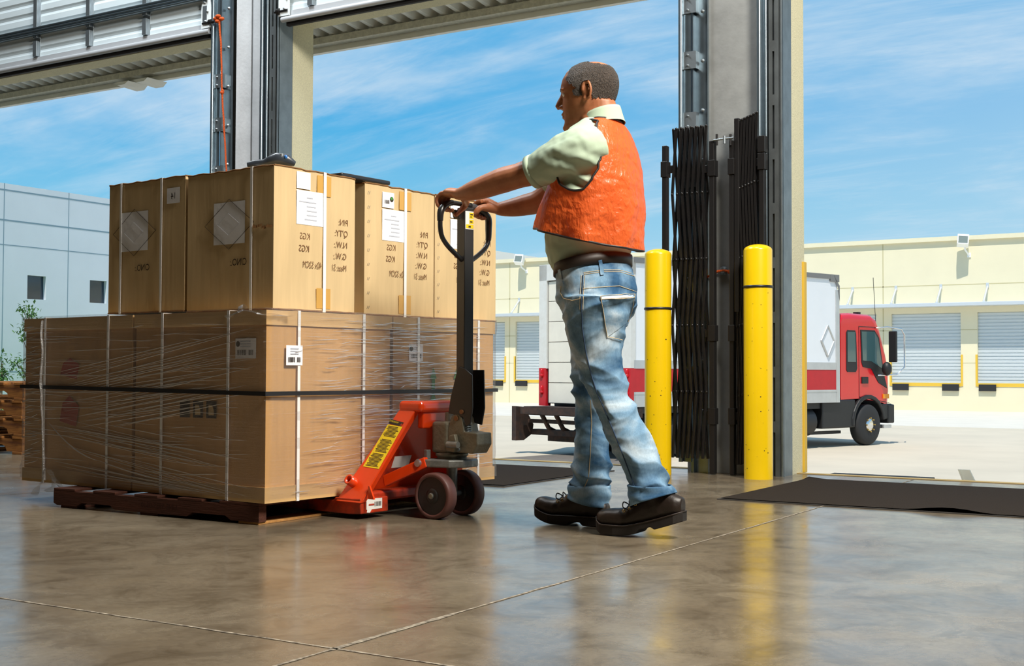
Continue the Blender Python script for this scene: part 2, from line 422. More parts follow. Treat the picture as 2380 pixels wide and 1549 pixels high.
def flood(px, py, name_label):
    c = gy(px, py, YB-.55)
    t = thing('floodlight', name_label, 'floodlight', (c.x, YB, c.z-.5))
    R = Matrix.Rotation(-.35, 3, 'X') @ Matrix.Rotation(.25, 3, 'Z')
    b = MB(); b.box(c, (.50, .42, .50), R); h = b.build('housing', mat('lamp_white', s2l(244, 244, 240), .5), t, bevel=.03)
    l = MB(); l.box(c+R @ Vector((0, -.215, -.03)), (.40, .01, .34), R); l.build('lens', M_glassl, t)
    a = MB(); a.tube([c+Vector((.05, .05, -.26)), c+Vector((.08, .12, -.42)), c+Vector((.16, .52, -.62))], .04, 8); a.bx(c.x+.08, c.x+.24, YB-.05, YB-.002, c.z-.72, c.z-.52)
    a.build('arm', mat('lamp_white', (1, 1, 1)), t)
flood(2238, 560, 'boxy white floodlight on the cream roof edge at the right')
flood(1207, 604, 'boxy white floodlight on the cream roof edge beside the truck')
# ---- parapet of a taller building behind and the grey office block on the left
M_grey = mat('grey_panel', s2l(206, 216, 224), .85, var=(.5, .05))
M_gline = mat('grey_reveal', s2l(120, 146, 160), .9)
M_win = mat('dark_window', (.012, .03, .05), .08, spec=.8)
GX = -50.2
gb = thing('office_block', 'pale grey concrete office block with small dark square windows at the left', 'building', (GX, 45, GZ))
gm = MB(); 
wins = [(y0, y0+1.04) for y0 in [38.2+3.63*k for k in range(-4, 10)]]
ed = [16.0]
for a, b in wins: ed += [a, b]
ed += [77.0]
for i in range(0, len(ed), 2): gm.bx(GX-.3, GX, ed[i], ed[i+1], 3.9, 5.02)
gm.bx(GX-.3, GX, 16, 77, GZ, 3.9); gm.bx(GX-.3, GX, 16, 77, 5.02, 9.2); gm.bx(GX-9, GX-.4, 16, 77, GZ, 9.0)
gm.build('wall', M_grey, gb)
gl = MB()
for z in (8.86, 7.46, 6.33, .44): gl.bx(GX-.02, GX+.006, 16, 77, z, z+.07 if z > 7 else z+.04)
for k in range(-5, 10): gl.bx(GX-.02, GX+.005, 36.87+3.63*k-.02, 36.87+3.63*k+.02, GZ, 9.2)
gl.build('panel_reveals', M_gline, gb)
for a, b in wins:
    MB().bx(GX-.24, GX-.2, a, b, 3.9, 5.02).build('window', M_win, gb)
p1, p2 = gx(1120, 578, -54), gx(1262, 600, -54)
pb = thing('rear_building', 'white gable end rising behind the cream roof beside the truck', 'building', (-54, 90, GZ))
MB().bx(-60, -54, 78, 130, GZ, p1.z).build('wall', mat('white_panel', s2l(250, 246, 236), .85), pb)
# ---- planted bed with slim trees in front of the office block
M_grass = mat('lawn', s2l(120, 160, 60), .95, var=(3, .5, 6))
struct(MB().bx(GX+.0, -42, 16, 42, GZ, GZ+.03).build('lawn', M_grass))
M_leaf = mat('leaf_green', s2l(76, 120, 56), .6, var=(6, .4))
M_bark = mat('bark', s2l(120, 100, 78), .9, var=(20, .4))
def tree(px, py_base, lab, blobs, seed):
    rnd = random.Random(seed)
    x0 = -44.0; base = gx(px, 900, x0); base.z = GZ
    t = thing('sapling', lab, 'tree', base, 0)
    tr = MB(); lf = MB()
    cen = [gx(a, b, x0+rnd.uniform(-.4, .4)) for a, b, r in blobs]; zmax = max(c.z for c in cen)
    tr.tube([base, base+Vector((.05, 0, 2)), Vector((base.x, base.y, zmax-.3))], [.06, .045, .02], 7)
    for c, (a, b, r) in zip(cen, blobs):
        s_ = Vector((base.x, base.y, max(GZ+.6, c.z-.7))); tr.tube([s_, s_.lerp(c, .6)+Vector((0, 0, .05)), c], [.025, .015, .008], 5)
        for k in range(int(95*r*r)+14):
            d = Vector((rnd.gauss(0, 1), rnd.gauss(0, 1), rnd.gauss(0, .8)))*r*.42; q = c+d
            R = Matrix.Rotation(rnd.uniform(0, 6.28), 3, 'Z') @ Matrix.Rotation(rnd.uniform(-1.2, 1.2), 3, 'X'); s2 = rnd.uniform(.06, .12)
            lf.add([q+R @ Vector(v) for v in ((0, -s2, 0), (s2*.5, 0, .02), (0, s2*1.2, 0), (-s2*.5, 0, .02))], [(0, 1, 2, 3)])
    tr.build('trunk', M_bark, t); lf.build('foliage', M_leaf, t)
tree(66, 0, 'slim leafy sapling rising beside the wrapped cartons', [(64, 722, .55), (52, 720, .3), (76, 732, .35), (52, 765, .45), (50, 785, .3), (44, 848, .55), (34, 842, .3), (48, 868, .4), (90, 760, .6)], 3)
tree(2, 0, 'sparse green sapling at the left edge above the pallet stack', [(4, 838, .5), (0, 868, .6), (14, 866, .3), (-20, 850, .8), (8, 880, .3)], 5)
# loose dark seal strip and small steel plate at the dock edge to the right
# ================================================================== box truck parked in the yard
M_tw = mat('truck_white', s2l(238, 240, 243), .35, var=(1.2, .04))
M_twd = mat('truck_rear_white', s2l(232, 226, 212), .5, var=(3, .08))
M_tred = mat('truck_red', s2l(214, 20, 34), .22, coat=.5)
M_tredd = mat('truck_dull_red', s2l(196, 26, 36), .45, var=(5, .12))
M_talu = mat('truck_aluminium', s2l(205, 206, 206), .35, .5, var=(3, .12))
M_tblk = mat('truck_black', (.012, .012, .013), .5)
M_tyre = mat('tyre_rubber', (.02, .02, .021), .75)
M_chr = mat('chrome', (.78, .78, .78), .15, 1.0)
M_rust = mat('rusty_steel', s2l(70, 46, 34), .8, var=(8, .7, 7), col2=(.012, .011, .011))
M_glass = mat('tinted_glass', (.05, .11, .12), .06, spec=.9)
TC = gz(1470, 1072, GZ); TC = Vector((-11.02, 22.56, GZ))
TA = math.radians(40.3)+YAW
trk = thing('box_truck', 'white box truck with red cab and red side band parked in the yard', 'truck', TC, TA)
TM = ROOTM[trk.name]
def T(x, y, z): return TM @ Vector((x, y, z))
def tb(mb, x0, x1, y0, y1, z0, z1):
    return mb.hexa([T(x0, y0, z0), T(x1, y0, z0), T(x1, y1, z0), T(x0, y1, z0), T(x0, y0, z1), T(x1, y0, z1), T(x1, y1, z1), T(x0, y1, z1)])
# local axes: x forward (to cab), y to far side, z up from the ground; near rear corner is the origin
BL, BW, B0, B1 = 6.95, 2.72, 1.08, 4.06
tb(MB(), .06, BL, 0, BW, B0+.10, B1).build('cargo_box', M_tw, trk, bevel=.02)
tb(MB(), .05, BL, -.012, .001, B0+.27, B0+.75).build('red_band', M_tredd, trk)
rl = MB(); tb(rl, .05, BL, -.02, .001, B0-.02, B0+.28); tb(rl, .05, BL, -.02, .001, B0+.75, B0+.92); tb(rl, .05, BL, -.03, .0, B0+.235, B0+.255)
tb(rl, BL-.10, BL+.03, -.028, .1, B0-.02, B1-.35)
rl.build('side_rails', M_talu, trk)
cap = MB(); tb(cap, .05, BL-.3, -.03, .2, B1-.10, B1+.01); tb(cap, BL-.32, BL+.02, -.035, BW, B1-.16, B1+.01)
cap.add([T(BL-.2, -.035, B1+.01), T(BL+.035, -.035, B1-.25), T(BL+.035, -.035, B1-.62), T(BL-.04, -.035, B1-.30)], [(0, 1, 2, 3)])
cap.build('roof_cap', mat('truck_grey', s2l(128, 126, 124), .5, .2), trk)
# rear frame, roll-up door
rf = MB(); tb(rf, -.04, .1, -.02, .22, B0+.75, B1); tb(rf, -.04, .1, BW-.22, BW+.02, B0+.75, B1); tb(rf, -.04, .1, -.02, BW+.02, B1-.34, B1+.01)
rf.build('rear_frame', mat('chipped_white', s2l(222, 222, 218), .5, var=(9, .9, 9), col2=s2l(214, 212, 206)), trk)
tb(MB(), -.045, .1, -.02, .20, B0-.05, B0+.76).build('rear_red_post', M_tredd, trk); tb(MB(), -.045, .1, BW-.20, BW+.02, B0-.05, B0+.76).build('rear_red_post', M_tredd, trk)
rd = MB(); hh = (B1-.36-B0)/6
for k in range(6): tb(rd, .0, .03, .24, BW-.24, B0+k*hh+.012, B0+(k+1)*hh)
rd.build('roll_door', M_twd, trk, bevel=.008)
tb(MB(), .015, .05, .2, BW-.2, B0, B1-.3).build('door_gap', M_tblk, trk)
for y in (.08, BW-.08):
    for z in (B0+.24, B0+.60):
        m = MB(); m.ell(T(-.05, y, z), (.05, .05, .05)); m.ell(T(-.05, y, z+.06), (.04, .045, .09)); m.build('tail_lamp', mat('lamp_red', s2l(190, 20, 30), .2), trk)
for q in ((-.03, .0, 1.05, 1.35, B0+.42, B0+.50), (-.04, .0, 1.15, 1.22, B0+.08, B0+.2), (-.05, 0, .78, .86, B0+.1, B0+.34)): tb(MB(), *q).build('door_latch', M_rust, trk)
# lift gate: platform, arms and bumper wings
lg = MB(); tb(lg, -.45, .3, -.02, BW+.05, B0-.24, B0-.06); tb(lg, -.5, -.40, .0, BW+.1, B0-.22, B0-.08)
lg.build('lift_gate', M_rust, trk)
for ya, yb_ in ((-.06, .02), (BW+.22, BW+.36)):
    wg = MB(); wg.prism([(-.52, .28), (-.52, 1.02), (-.28, 1.0), (-.02, .62), (-.05, .42), (-.3, .28)], T(0, ya, 0), TM.to_3x3() @ Vector((1, 0, 0)), Vector((0, 0, 1)), TM.to_3x3() @ Vector((0, yb_-ya, 0)))
    wg.build('bumper_wing', M_rust, trk)
ar = MB()
for y in (.5, 1.1, 1.9, 2.35):
    ar.tube([T(-.35, y, .92), T(-.1, y, .55), T(.4, y, .35), T(.9, y, .55)], .055, 6)
tb(ar, -.1, .1, .3, BW+.2, .40, .52); tb(ar, .2, .5, .3, BW, .26, .5); tb(ar, -.2, -.1, .2, BW+.2, .66, .74)
ar.build('lift_arms', M_rust, trk)
ch = MB(); tb(ch, .3, BL+2.0, .75, .95, .55, .95); tb(ch, .3, BL+2.0, 1.55, 1.75, .55, .95); tb(ch, .3, BL, .1, BW-.1, .92, 1.08); tb(ch, 3, BL+.6, .35, .45, .30, .37)
ch.build('chassis', M_tblk, trk)
tk = MB(); tk.tube([T(5.0, .35, .62), T(6.15, .35, .62)], .34, 20); tk.build('fuel_tank', M_tblk, trk, bevel=.03)
tb(MB(), 5.2, 5.32, .0, .02, .72, .9).build('tank_label', M_tw, trk)
def wheel(x, y0, y1, r=.50, face=True):
    t = MB(); ax = TM.to_3x3() @ Vector((0, 1, 0)); wv = y1-y0
    t.lathe([(0, r*.56), (0, r*.86), (.03, r*.96), (.07, r), (wv-.07, r), (wv-.03, r*.96), (wv, r*.86), (wv, r*.56)], T(x, y0, r), ax, 40)
    to = t.build('wheel', M_tyre, trk)
    h = MB(); h.lathe([(.01, r*.57), (.05, r*.5), (.05, r*.34), (-.015, r*.30), (-.03, r*.16), (-.03, .0)], T(x, y0, r), ax, 30); ho = h.build('rim', M_chr if face else M_talu, to)
    for k in range(8):
        n_ = MB()
        a = 2*PI*k/8; c = T(x+.165*math.cos(a), y0-.02, r+.165*math.sin(a)); n_.cyl(c-ax*.022, c+ax*.03, .018, 6); n_.build('lug_nut', mat('brass', s2l(190, 160, 90), .3, .8), to)
wheel(BL+1.32, .02, .30, .50)
wheel(BL+1.32, BW-.30, BW-.02, .5)
for y in (.08, .38, BW-.66, BW-.36): wheel(1.7, y, y+.26, .48)
# cab
cx0, cx1 = BL+.22, BL+2.28
CZ0, CZ1 = 1.02, 3.20
def cabring(y, ins):
    pts = [(cx0, CZ0+.10), (cx0, CZ1-.12-ins), (cx0+.08, CZ1-.02-ins), (cx0+.5, CZ1-ins), (cx0+1.30, CZ1-.02-ins), (cx0+1.55-ins, CZ1-.12-ins), (cx0+1.72-ins, CZ1-.45), (cx0+1.95-ins, 2.2), (cx0+2.06-ins, 1.85), (cx0+2.08-ins, 1.3), (cx0+2.02-ins, CZ0-.05), (cx0+1.75, CZ0), (cx0+.9, CZ0+.12)]
    return [T(a, y, z) for a, z in pts]
cb = MB(); cb.loft([cabring(.08, .14), cabring(.10, .05), cabring(.20, 0), cabring(BW-.20, 0), cabring(BW-.10, .05), cabring(BW-.08, .14)], cap=True, smooth=False)
cb.build('cab', M_tred, trk, bevel=.04, seg=3)
def sidepoly(name, pts, mt, y=.068, th=.012, par=trk, bev=0):
    m = MB(); m.prism(pts, T(0, y, 0), TM.to_3x3() @ Vector((1, 0, 0)), Vector((0, 0, 1)), TM.to_3x3() @ Vector((0, th, 0))); return m.build(name, mt, par, bevel=bev)
sidepoly('rear_window', [(cx0+.22, 1.82), (cx0+.22, 2.72), (cx0+.27, 2.78), (cx0+.58, 2.78), (cx0+.62, 2.70), (cx0+.66, 1.86), (cx0+.60, 1.78), (cx0+.27, 1.78)], M_tblk)
sidepoly('rear_window', [(cx0+.26, 2.02), (cx0+.26, 2.74), (cx0+.57, 2.74), (cx0+.60, 2.02)], M_glass, .062, .004)
sidepoly('door_window', [(cx0+.84, 2.02), (cx0+.80, 2.80), (cx0+1.40, 2.80), (cx0+1.58, 2.62), (cx0+1.80, 1.70), (cx0+1.92, 1.38), (cx0+1.55, 1.52), (cx0+1.25, 1.86), (cx0+.90, 1.90)], M_tblk)
sidepoly('door_window', [(cx0+.88, 2.06), (cx0+.84, 2.76), (cx0+1.38, 2.76), (cx0+1.53, 2.6), (cx0+1.72, 1.86), (cx0+1.40, 1.98), (cx0+1.25, 2.04)], M_glass, .062, .004)
dl = MB()
for a, b in (((cx0+.74, 1.15), (cx0+.74, 2.88)), ((cx0+.74, 2.88), (cx0+1.45, 2.88)), ((cx0+.74, 1.18), (cx0+2.02, 1.02))): dl.tube([T(a[0], .077, a[1]), T(b[0], .077, b[1])], .007, 5)
dl.build('door_seam', M_tblk, trk)
hd = MB(); tb(hd, cx0+.84, cx0+1.10, .05, .09, 1.50, 1.66); hd.build('door_handle', M_tblk, trk, bevel=.01)
# front mudguard and bumper
mg = MB(); wx = BL+1.32; arc = []
for k in range(13):
    a = PI*(1.02-k/12*.98); arc.append((wx+.70*math.cos(a)*1.0, .53+.70*math.sin(a)))
inn = [(wx+.60*math.cos(PI*(1.02-k/12*.98)), .53+.60*math.sin(PI*(1.02-k/12*.98))) for k in range(13)]
rings = []
outer = arc+inn[::-1]
mg.prism(outer, T(0, .02, 0), TM.to_3x3() @ Vector((1, 0, 0)), Vector((0, 0, 1)), TM.to_3x3() @ Vector((0, .45, 0)))
tb(mg, BL-.55, wx-.55, .05, .7, .45, 1.12); tb(mg, wx+.58, cx1+.06, .05, BW-.05, .62, 1.0); tb(mg, cx1-.15, cx1+.12, .03, BW-.03, .52, .98); tb(mg, wx+.5, cx1-.1, .1, .5, .40, .48)
mg.build('mudguard', M_tblk, trk, bevel=.03)
tb(MB(), cx1-.3, cx1+.02, .06, .12, .40, .48).build('step_plate', M_talu, trk)
tb(MB(), cx1-.32, cx1-.08, .055, .1, 1.13, 1.24).build('turn_signal', mat('amber', s2l(240, 150, 20), .25), trk)
mr = MB(); 
mr.tube([T(cx0+1.45, .06, 2.86), T(cx0+1.6, -.16, 2.88), T(cx0+1.95, -.32, 2.84), T(cx0+2.05, -.34, 2.70), T(cx0+2.05, -.34, 1.9), T(cx0+1.85, -.26, 1.72), T(cx0+1.5, .06, 1.70)], .02, 7)
mr.build('mirror_bracket', M_chr, trk)
mm = MB(); tb(mm, cx0+1.66, cx0+1.72, -.36, -.14, 2.02, 2.78); mm.build('mirror', M_tblk, trk, bevel=.02)
m2 = MB(); m2.ell(T(cx0+1.62, -.12, 1.86), (.12, .12, .17)); m2.build('mirror', M_tblk, trk)
an = MB(); an.tube([T(cx0+1.52, .12, 2.95), T(cx0+1.42, .12, 4.1)], .007, 5); an.build('antenna', M_tblk, trk)
tb(MB(), cx0+1.05, cx0+1.15, .3, .45, CZ1-.02, CZ1+.05).build('marker_lamp', M_tblk, trk)
# steering wheel seen through the glass is left to the tint; placard frame on the box side
pl_ = MB(); c = (BL-.42, B0+1.42); d = .33
for k in range(4):
    a = PI/2*k; b = a+PI/2
    pl_.tube([T(c[0]+d*.75*math.cos(a), -.015, c[1]+d*1.1*math.sin(a)), T(c[0]+d*.75*math.cos(b), -.015, c[1]+d*1.1*math.sin(b))], .025, 6)
pl_.build('placard_frame', M_talu, trk)
pq = MB(); pq.prism([(c[0]-.22, c[1]), (c[0], c[1]-.33), (c[0]+.22, c[1]), (c[0], c[1]+.33)], T(0, -.012, 0), TM.to_3x3() @ Vector((1, 0, 0)), Vector((0, 0, 1)), TM.to_3x3() @ Vector((0, .012, 0))); pq.build('placard', M_tw, trk)
# ================================================================== pallet and load
M_card = mat('cardboard', s2l(214, 187, 141), .78, var=(26, .13, 6), bump=(34, .10, 3), spec=.3, stretch=(1, 1, .09))
M_cardl = mat('cardboard_brown', s2l(206, 160, 102), .78, var=(26, .13, 6), bump=(34, .10, 3), spec=.3, stretch=(1, 1, .09))
M_card2 = mat('cardboard_lid', s2l(208, 170, 114), .78, var=(5, .13, 8), spec=.3)
M_cedge = mat('cardboard_edge', s2l(140, 98, 52), .85, var=(40, .4))
M_ink = mat('print_ink', s2l(120, 84, 50), .8)
M_inkd = mat('dark_ink', s2l(48, 34, 24), .8)
M_inkl = mat('label_ink', s2l(188, 193, 204), .8)
M_paper = mat('white_paper', s2l(240, 241, 245), .7, bump=(25, .12))
M_tape = mat('packing_tape', s2l(205, 158, 78), .25, spec=.6)
M_strap = mat('white_strapping', s2l(240, 240, 238), .45)
M_bstrap = mat('black_strapping', (.02, .02, .022), .4)
M_red = mat('red_print', s2l(170, 60, 40), .8)
M_green = mat('green_print', s2l(70, 140, 60), .8)
M_staple = mat('staple_metal', s2l(210, 205, 195), .3, .9)
M_pwood = mat('pallet_wood', s2l(84, 42, 24), .8, var=(6, .4, 8), stretch=(1, 8, 8), bump=(20, .3))
M_pwood2 = mat('pale_pallet_wood', s2l(196, 142, 78), .8, var=(6, .4, 8), stretch=(1, 8, 8))
ZB = .105
NC = gz(615, 1172, ZB); LT = math.radians(5.5)
AV = Vector((-math.cos(LT), math.sin(LT), 0)); BV = Vector((math.sin(LT), math.cos(LT), 0)); UP = Vector((0, 0, 1))
KL = 1.05
def Lp(a, b, z):
    p = Vector((NC.x, NC.y, 0))+AV*a+BV*b+UP*z
    return CAMP+(p-CAMP)*KL
def face_grid(mb, o, u, v, nu, nv, amp, seed, edge=0.0):
    """subdivided panel that bows and dents a little"""
    n = u.cross(v).normalized(); vs = []
    for j in range(nv+1):
        for i in range(nu+1):
            s_, t_ = i/nu, j/nv; p = o+u*s_+v*t_
            k = min(1, 6*min(s_, 1-s_))*min(1, 6*min(t_, 1-t_))
            vs.append(p+n*amp*k*(noise.noise(p*5+Vector((seed, 0, 0)))*1.1-(.6 if amp > .0022 else 0)))
    mb.add(vs, [(j*(nu+1)+i, j*(nu+1)+i+1, (j+1)*(nu+1)+i+1, (j+1)*(nu+1)+i) for j in range(nv) for i in range(nu)], True)
def box_panels(mb, P, a0, a1, b0, b1, z0, z1, amp=.004, seed=0, n=12):
    c = lambda a, b, z: P(a, b, z)
    fs = [(c(a0, b0, z0), c(a0, b1, z0)-c(a0, b0, z0), c(a0, b0, z1)-c(a0, b0, z0)),
          (c(a1, b0, z0), c(a0, b0, z0)-c(a1, b0, z0), c(a1, b0, z1)-c(a1, b0, z0)),
          (c(a1, b1, z0), c(a1, b0, z0)-c(a1, b1, z0), c(a1, b0, z1)-c(a1, b0, z0)),
          (c(a0, b1, z0), c(a1, b1, z0)-c(a0, b1, z0), c(a0, b1, z1)-c(a0, b1, z0)),
          (c(a0, b0, z1), c(a0, b1, z1)-c(a0, b0, z1), c(a1, b0, z1)-c(a0, b0, z1)),
          (c(a0, b0, z0), c(a1, b0, z0)-c(a0, b0, z0), c(a0, b1, z0)-c(a0, b0, z0))]
    for k, (o, u, v) in enumerate(fs): face_grid(mb, o, u, v, n, n, amp, seed+k*3.7)
def pbox(mb, P, a0, a1, b0, b1, z0, z1):
    return mb.hexa([P(a0, b0, z0), P(a1, b0, z0), P(a1, b1, z0), P(a0, b1, z0), P(a0, b0, z1), P(a1, b0, z1), P(a1, b1, z1), P(a0, b1, z1)])
def band_a(mb, P, b, w, a0, a1, z0, z1, g=.0018):     # strap loop lying in the a-z plane
    pbox(mb, P, a0-g, a0, b, b+w, z0-g, z1+g); pbox(mb, P, a1, a1+g, b, b+w, z0-g, z1+g); pbox(mb, P, a0, a1, b, b+w, z1, z1+g); pbox(mb, P, a0, a1, b, b+w, z0-g, z0)
def band_b(mb, P, a, w, b0, b1, z0, z1, g=.0018):
    pbox(mb, P, a, a+w, b0-g, b0, z0-g, z1+g); pbox(mb, P, a, a+w, b1, b1+g, z0-g, z1+g); pbox(mb, P, a, a+w, b0, b1, z1, z1+g); pbox(mb, P, a, a+w, b0, b1, z0-g, z0)
# ---- the pallet
pal = thing('pallet', 'dark reddish wooden pallet under the film-wrapped carton load', 'pallet', (-3.77, 4.04, 0))
for k, y in enumerate((3.446, 4.05, 4.59)):
    x0, x1 = -4.34, -3.20; m = MB(); pr = [(x0, .018), (x0+.02, .010), (x0+.14, .010), (x0+.17, .026), (x0+.34, .026), (x0+.37, .010), (x1-.37, .010), (x1-.34, .026), (x1-.17, .026), (x1-.14, .010), (x1, .010), (x1, .069), (x0, .069)]
    m.prism(pr, (0, y, 0), (1, 0, 0), (0, 0, 1), (0, .04, 0)); m.build('stringer', M_pwood, pal)
for x in (-4.34, -4.10, -3.86, -3.62, -3.40): MB().bx(x, x+.13 if x < -3.5 else x+.20, 3.446, 4.63, .0695, .0795).build('deck_board', M_pwood, pal, bevel=.002)
for x in (-4.30, -3.83, -3.305): MB().bx(x, x+.10, 3.45, 4.625, .0, .0098).build('bottom_board', M_pwood2 if x > -3.4 else M_pwood, pal, bevel=.002)
st_ = text_part('HNE-9955-0510', .03, (-3.62, 3.4452, .030), (-1, 0, 0), (0, 0, 1), mat('faded_print', s2l(60, 30, 18), .9), pal, 'stencil')
# ---- lower layer: four wide cartons with telescoping lids
LZ1 = .782
A2, B2 = .752, .652
def low_carton(a0, a1, b0, b1, label, seed, name='carton'):
    c = Lp((a0+a1)/2, (b0+b1)/2, ZB)
    t = thing('lidded_carton', label, 'carton', c, -LT, 'large lidded cartons on the pallet')
    m = MB(); box_panels(m, Lp, a0+.006, a1-.006, b0+.006, b1-.006, ZB+.002, LZ1-.006, .003, seed); m.build('body', M_cardl, t)
    m = MB(); box_panels(m, Lp, a0, a1, b0, b1, LZ1-.052, LZ1, .0025, seed+9, 10); m.build('lid', M_card2, t)
    m = MB(); box_panels(m, Lp, a0, a1, b0, b1, ZB, ZB+.055, .0025, seed+20, 10); m.build('base_tray', M_card2, t)
    return t
c_nr = low_carton(.0, A2-.004, 0, B2-.003, 'large lidded carton at the near corner of the pallet, barcode label on its bright side', 1)
c_nl = low_carton(A2+.006, 1.50, 0, B2-.003, 'large lidded carton at the left end of the load, red print under film', 2)
c_fr = low_carton(.0, A2-.004, B2+.003, 1.305, 'large lidded carton behind the pallet jack with green arrows under the film', 3)
c_fl = low_carton(A2+.006, 1.50, B2+.003, 1.305, 'large lidded carton at the hidden back corner of the pallet load', 4)
LC = {c_nr.name: (c_nr, 0, A2-.004, 0, B2-.003), c_nl.name: (c_nl, A2+.006, 1.50, 0, B2-.003), c_fr.name: (c_fr, 0, A2-.004, B2+.003, 1.305)}
def lstrap_b(t, a, a0, a1, b0, b1):
    m = MB(); band_b(m, Lp, a-.007, .013, b0-.001, b1+.001, ZB-.0, LZ1+.001); m.build('strap', M_strap, t)
def lstrap_a(t, b, a0, a1, b0, b1):
    m = MB(); band_a(m, Lp, b-.007, .013, a0-.001, a1+.001, ZB-.0, LZ1+.001); m.build('strap', M_strap, t)
for a in (.199, .575): lstrap_b(c_nr, a, 0, A2-.004, 0, B2-.003)
for a in (.913, 1.345): lstrap_b(c_nl, a, A2+.006, 1.50, 0, B2-.003)
for b in (.155, .49): lstrap_a(c_nr, b, 0, A2-.004, 0, B2-.003)
for b in (.804, 1.19): lstrap_a(c_fr, b, 0, A2-.004, B2+.003, 1.305)
# labels and print on the lower cartons; u is the (mirrored) reading direction
E1 = -.0035
def sheet(name, mt, t, o, u, v, w, h, n=4, wav=.001, sd=0):
    m = MB(); face_grid(m, o, u*w, v*h, n, n, wav, sd); return m.build(name, mt, t)
NF = -BV       # outward normal of the dark long side
NR = -AV       # outward normal of the bright side
def bars(t, o, u, v, w, h, seed, n=16):
    r = random.Random(seed); m = MB(); x = 0
    while x < w:
        k = r.uniform(.001, .0035); m.quad(o+u*x, o+u*(x+k), o+u*(x+k)+v*h, o+u*x+v*h); x += k+r.uniform(.001, .003)
    return m.build('barcode', M_inkd, t, recalc=False)
def small_label(t, P0, u, nrm, w, h, seed, logo):
    l = sheet('label', M_paper, t, P0+nrm*E1, u, UP, w, h)
    bars(l, P0+nrm*(E1+.002)+u*w*.12+UP*h*.16, u, UP, w*.42, h*.26, seed); bars(l, P0+nrm*(E1+.002)+u*w*.66+UP*h*.16, u, UP, w*.22, h*.26, seed+1)
    for k in range(3):
        m = MB(); q = P0+nrm*(E1+.002)+u*w*.25+UP*h*(.56+.13*k); m.quad(q, q+u*w*.5, q+u*w*.5+UP*.0035, q+UP*.0035); m.build('printed_line', M_inkl, l, recalc=False)
    if logo:
        m = MB(); q = P0+nrm*(E1+.002)+u*w*.14+UP*h*.72; m.add([q+(u*math.cos(2*PI*k/16)+UP*math.sin(2*PI*k/16))*.011 for k in range(16)], [tuple(range(16))]); m.build('round_logo', M_inkd, l, recalc=False)
small_label(c_nr, Lp(0, .09, .588)+NR*.0085, BV, NR, .083, .075, 4, False)
small_label(c_nr, Lp(.165, 0, .612), -AV, NF, .115, .075, 6, True)
small_label(c_fr, Lp(0, .752, .61), BV, NR, .088, .07, 8, True)
def poly_print(t, pts, o, u, v, mt, name):
    m = MB(); m.add([o+u*p[0]+v*p[1] for p in pts], [tuple(range(len(pts)))]); return m.build(name, mt, t, recalc=False)
for k in range(3):
    o = Lp(.47-.075*k, 0, .395)-NF*.002
    poly_print(c_nr, [(0, 0), (.06, 0), (.06, .065), (0, .065)], o, -AV, UP, M_inkd, 'handling_mark')
    if k: poly_print(c_nr, [(.015, .012), (.046, .012), (.046, .03), (.036, .05), (.015, .05)], o+NF*.001, -AV, UP, M_card, 'handling_mark')
for z, s_ in ((.36, .11), (.55, .07)):
    poly_print(c_nl, [(-.05, 0), (.07, -.02), (.09, s_*.6), (.02, s_), (-.03, s_*.7)], Lp(1.19, 0, z)-NF*.002, -AV, UP, M_red, 'red_mark')
for b in (.90, 1.05):
    poly_print(c_fr, [(-.022, .05), (0, .1), (.022, .05), (.01, .05), (.01, -.01), (-.01, -.01), (-.01, .05)], Lp(0, b, .49)-NR*.002, BV, UP, M_green, 'handling_mark')
    poly_print(c_fr, [(-.022, .05), (0, .1), (.022, .05), (.01, .05), (.01, -.01), (-.01, -.01), (-.01, .05)], Lp(0, b, .395)-NR*.002, BV, UP, M_green, 'handling_mark')
# ---- black strap round the whole lower layer
G_=.0125
bs = thing('black_strap', 'black strapping band tied round the middle of the wrapped cartons', 'strap', Lp(.75, .65, .49))
m = MB(); g = .0095; ring = []
path = [Lp(-g, -g, .488), Lp(1.50+g, -g, .499), Lp(1.50+g, 1.305+g, .49), Lp(-g, 1.305+g, .488)]
for z in (0, .016): ring.append([p+UP*(z-.008) for p in path])
m.loft(ring, cap=False, smooth=False); m.build('band', M_bstrap, bs, solid=.0016)
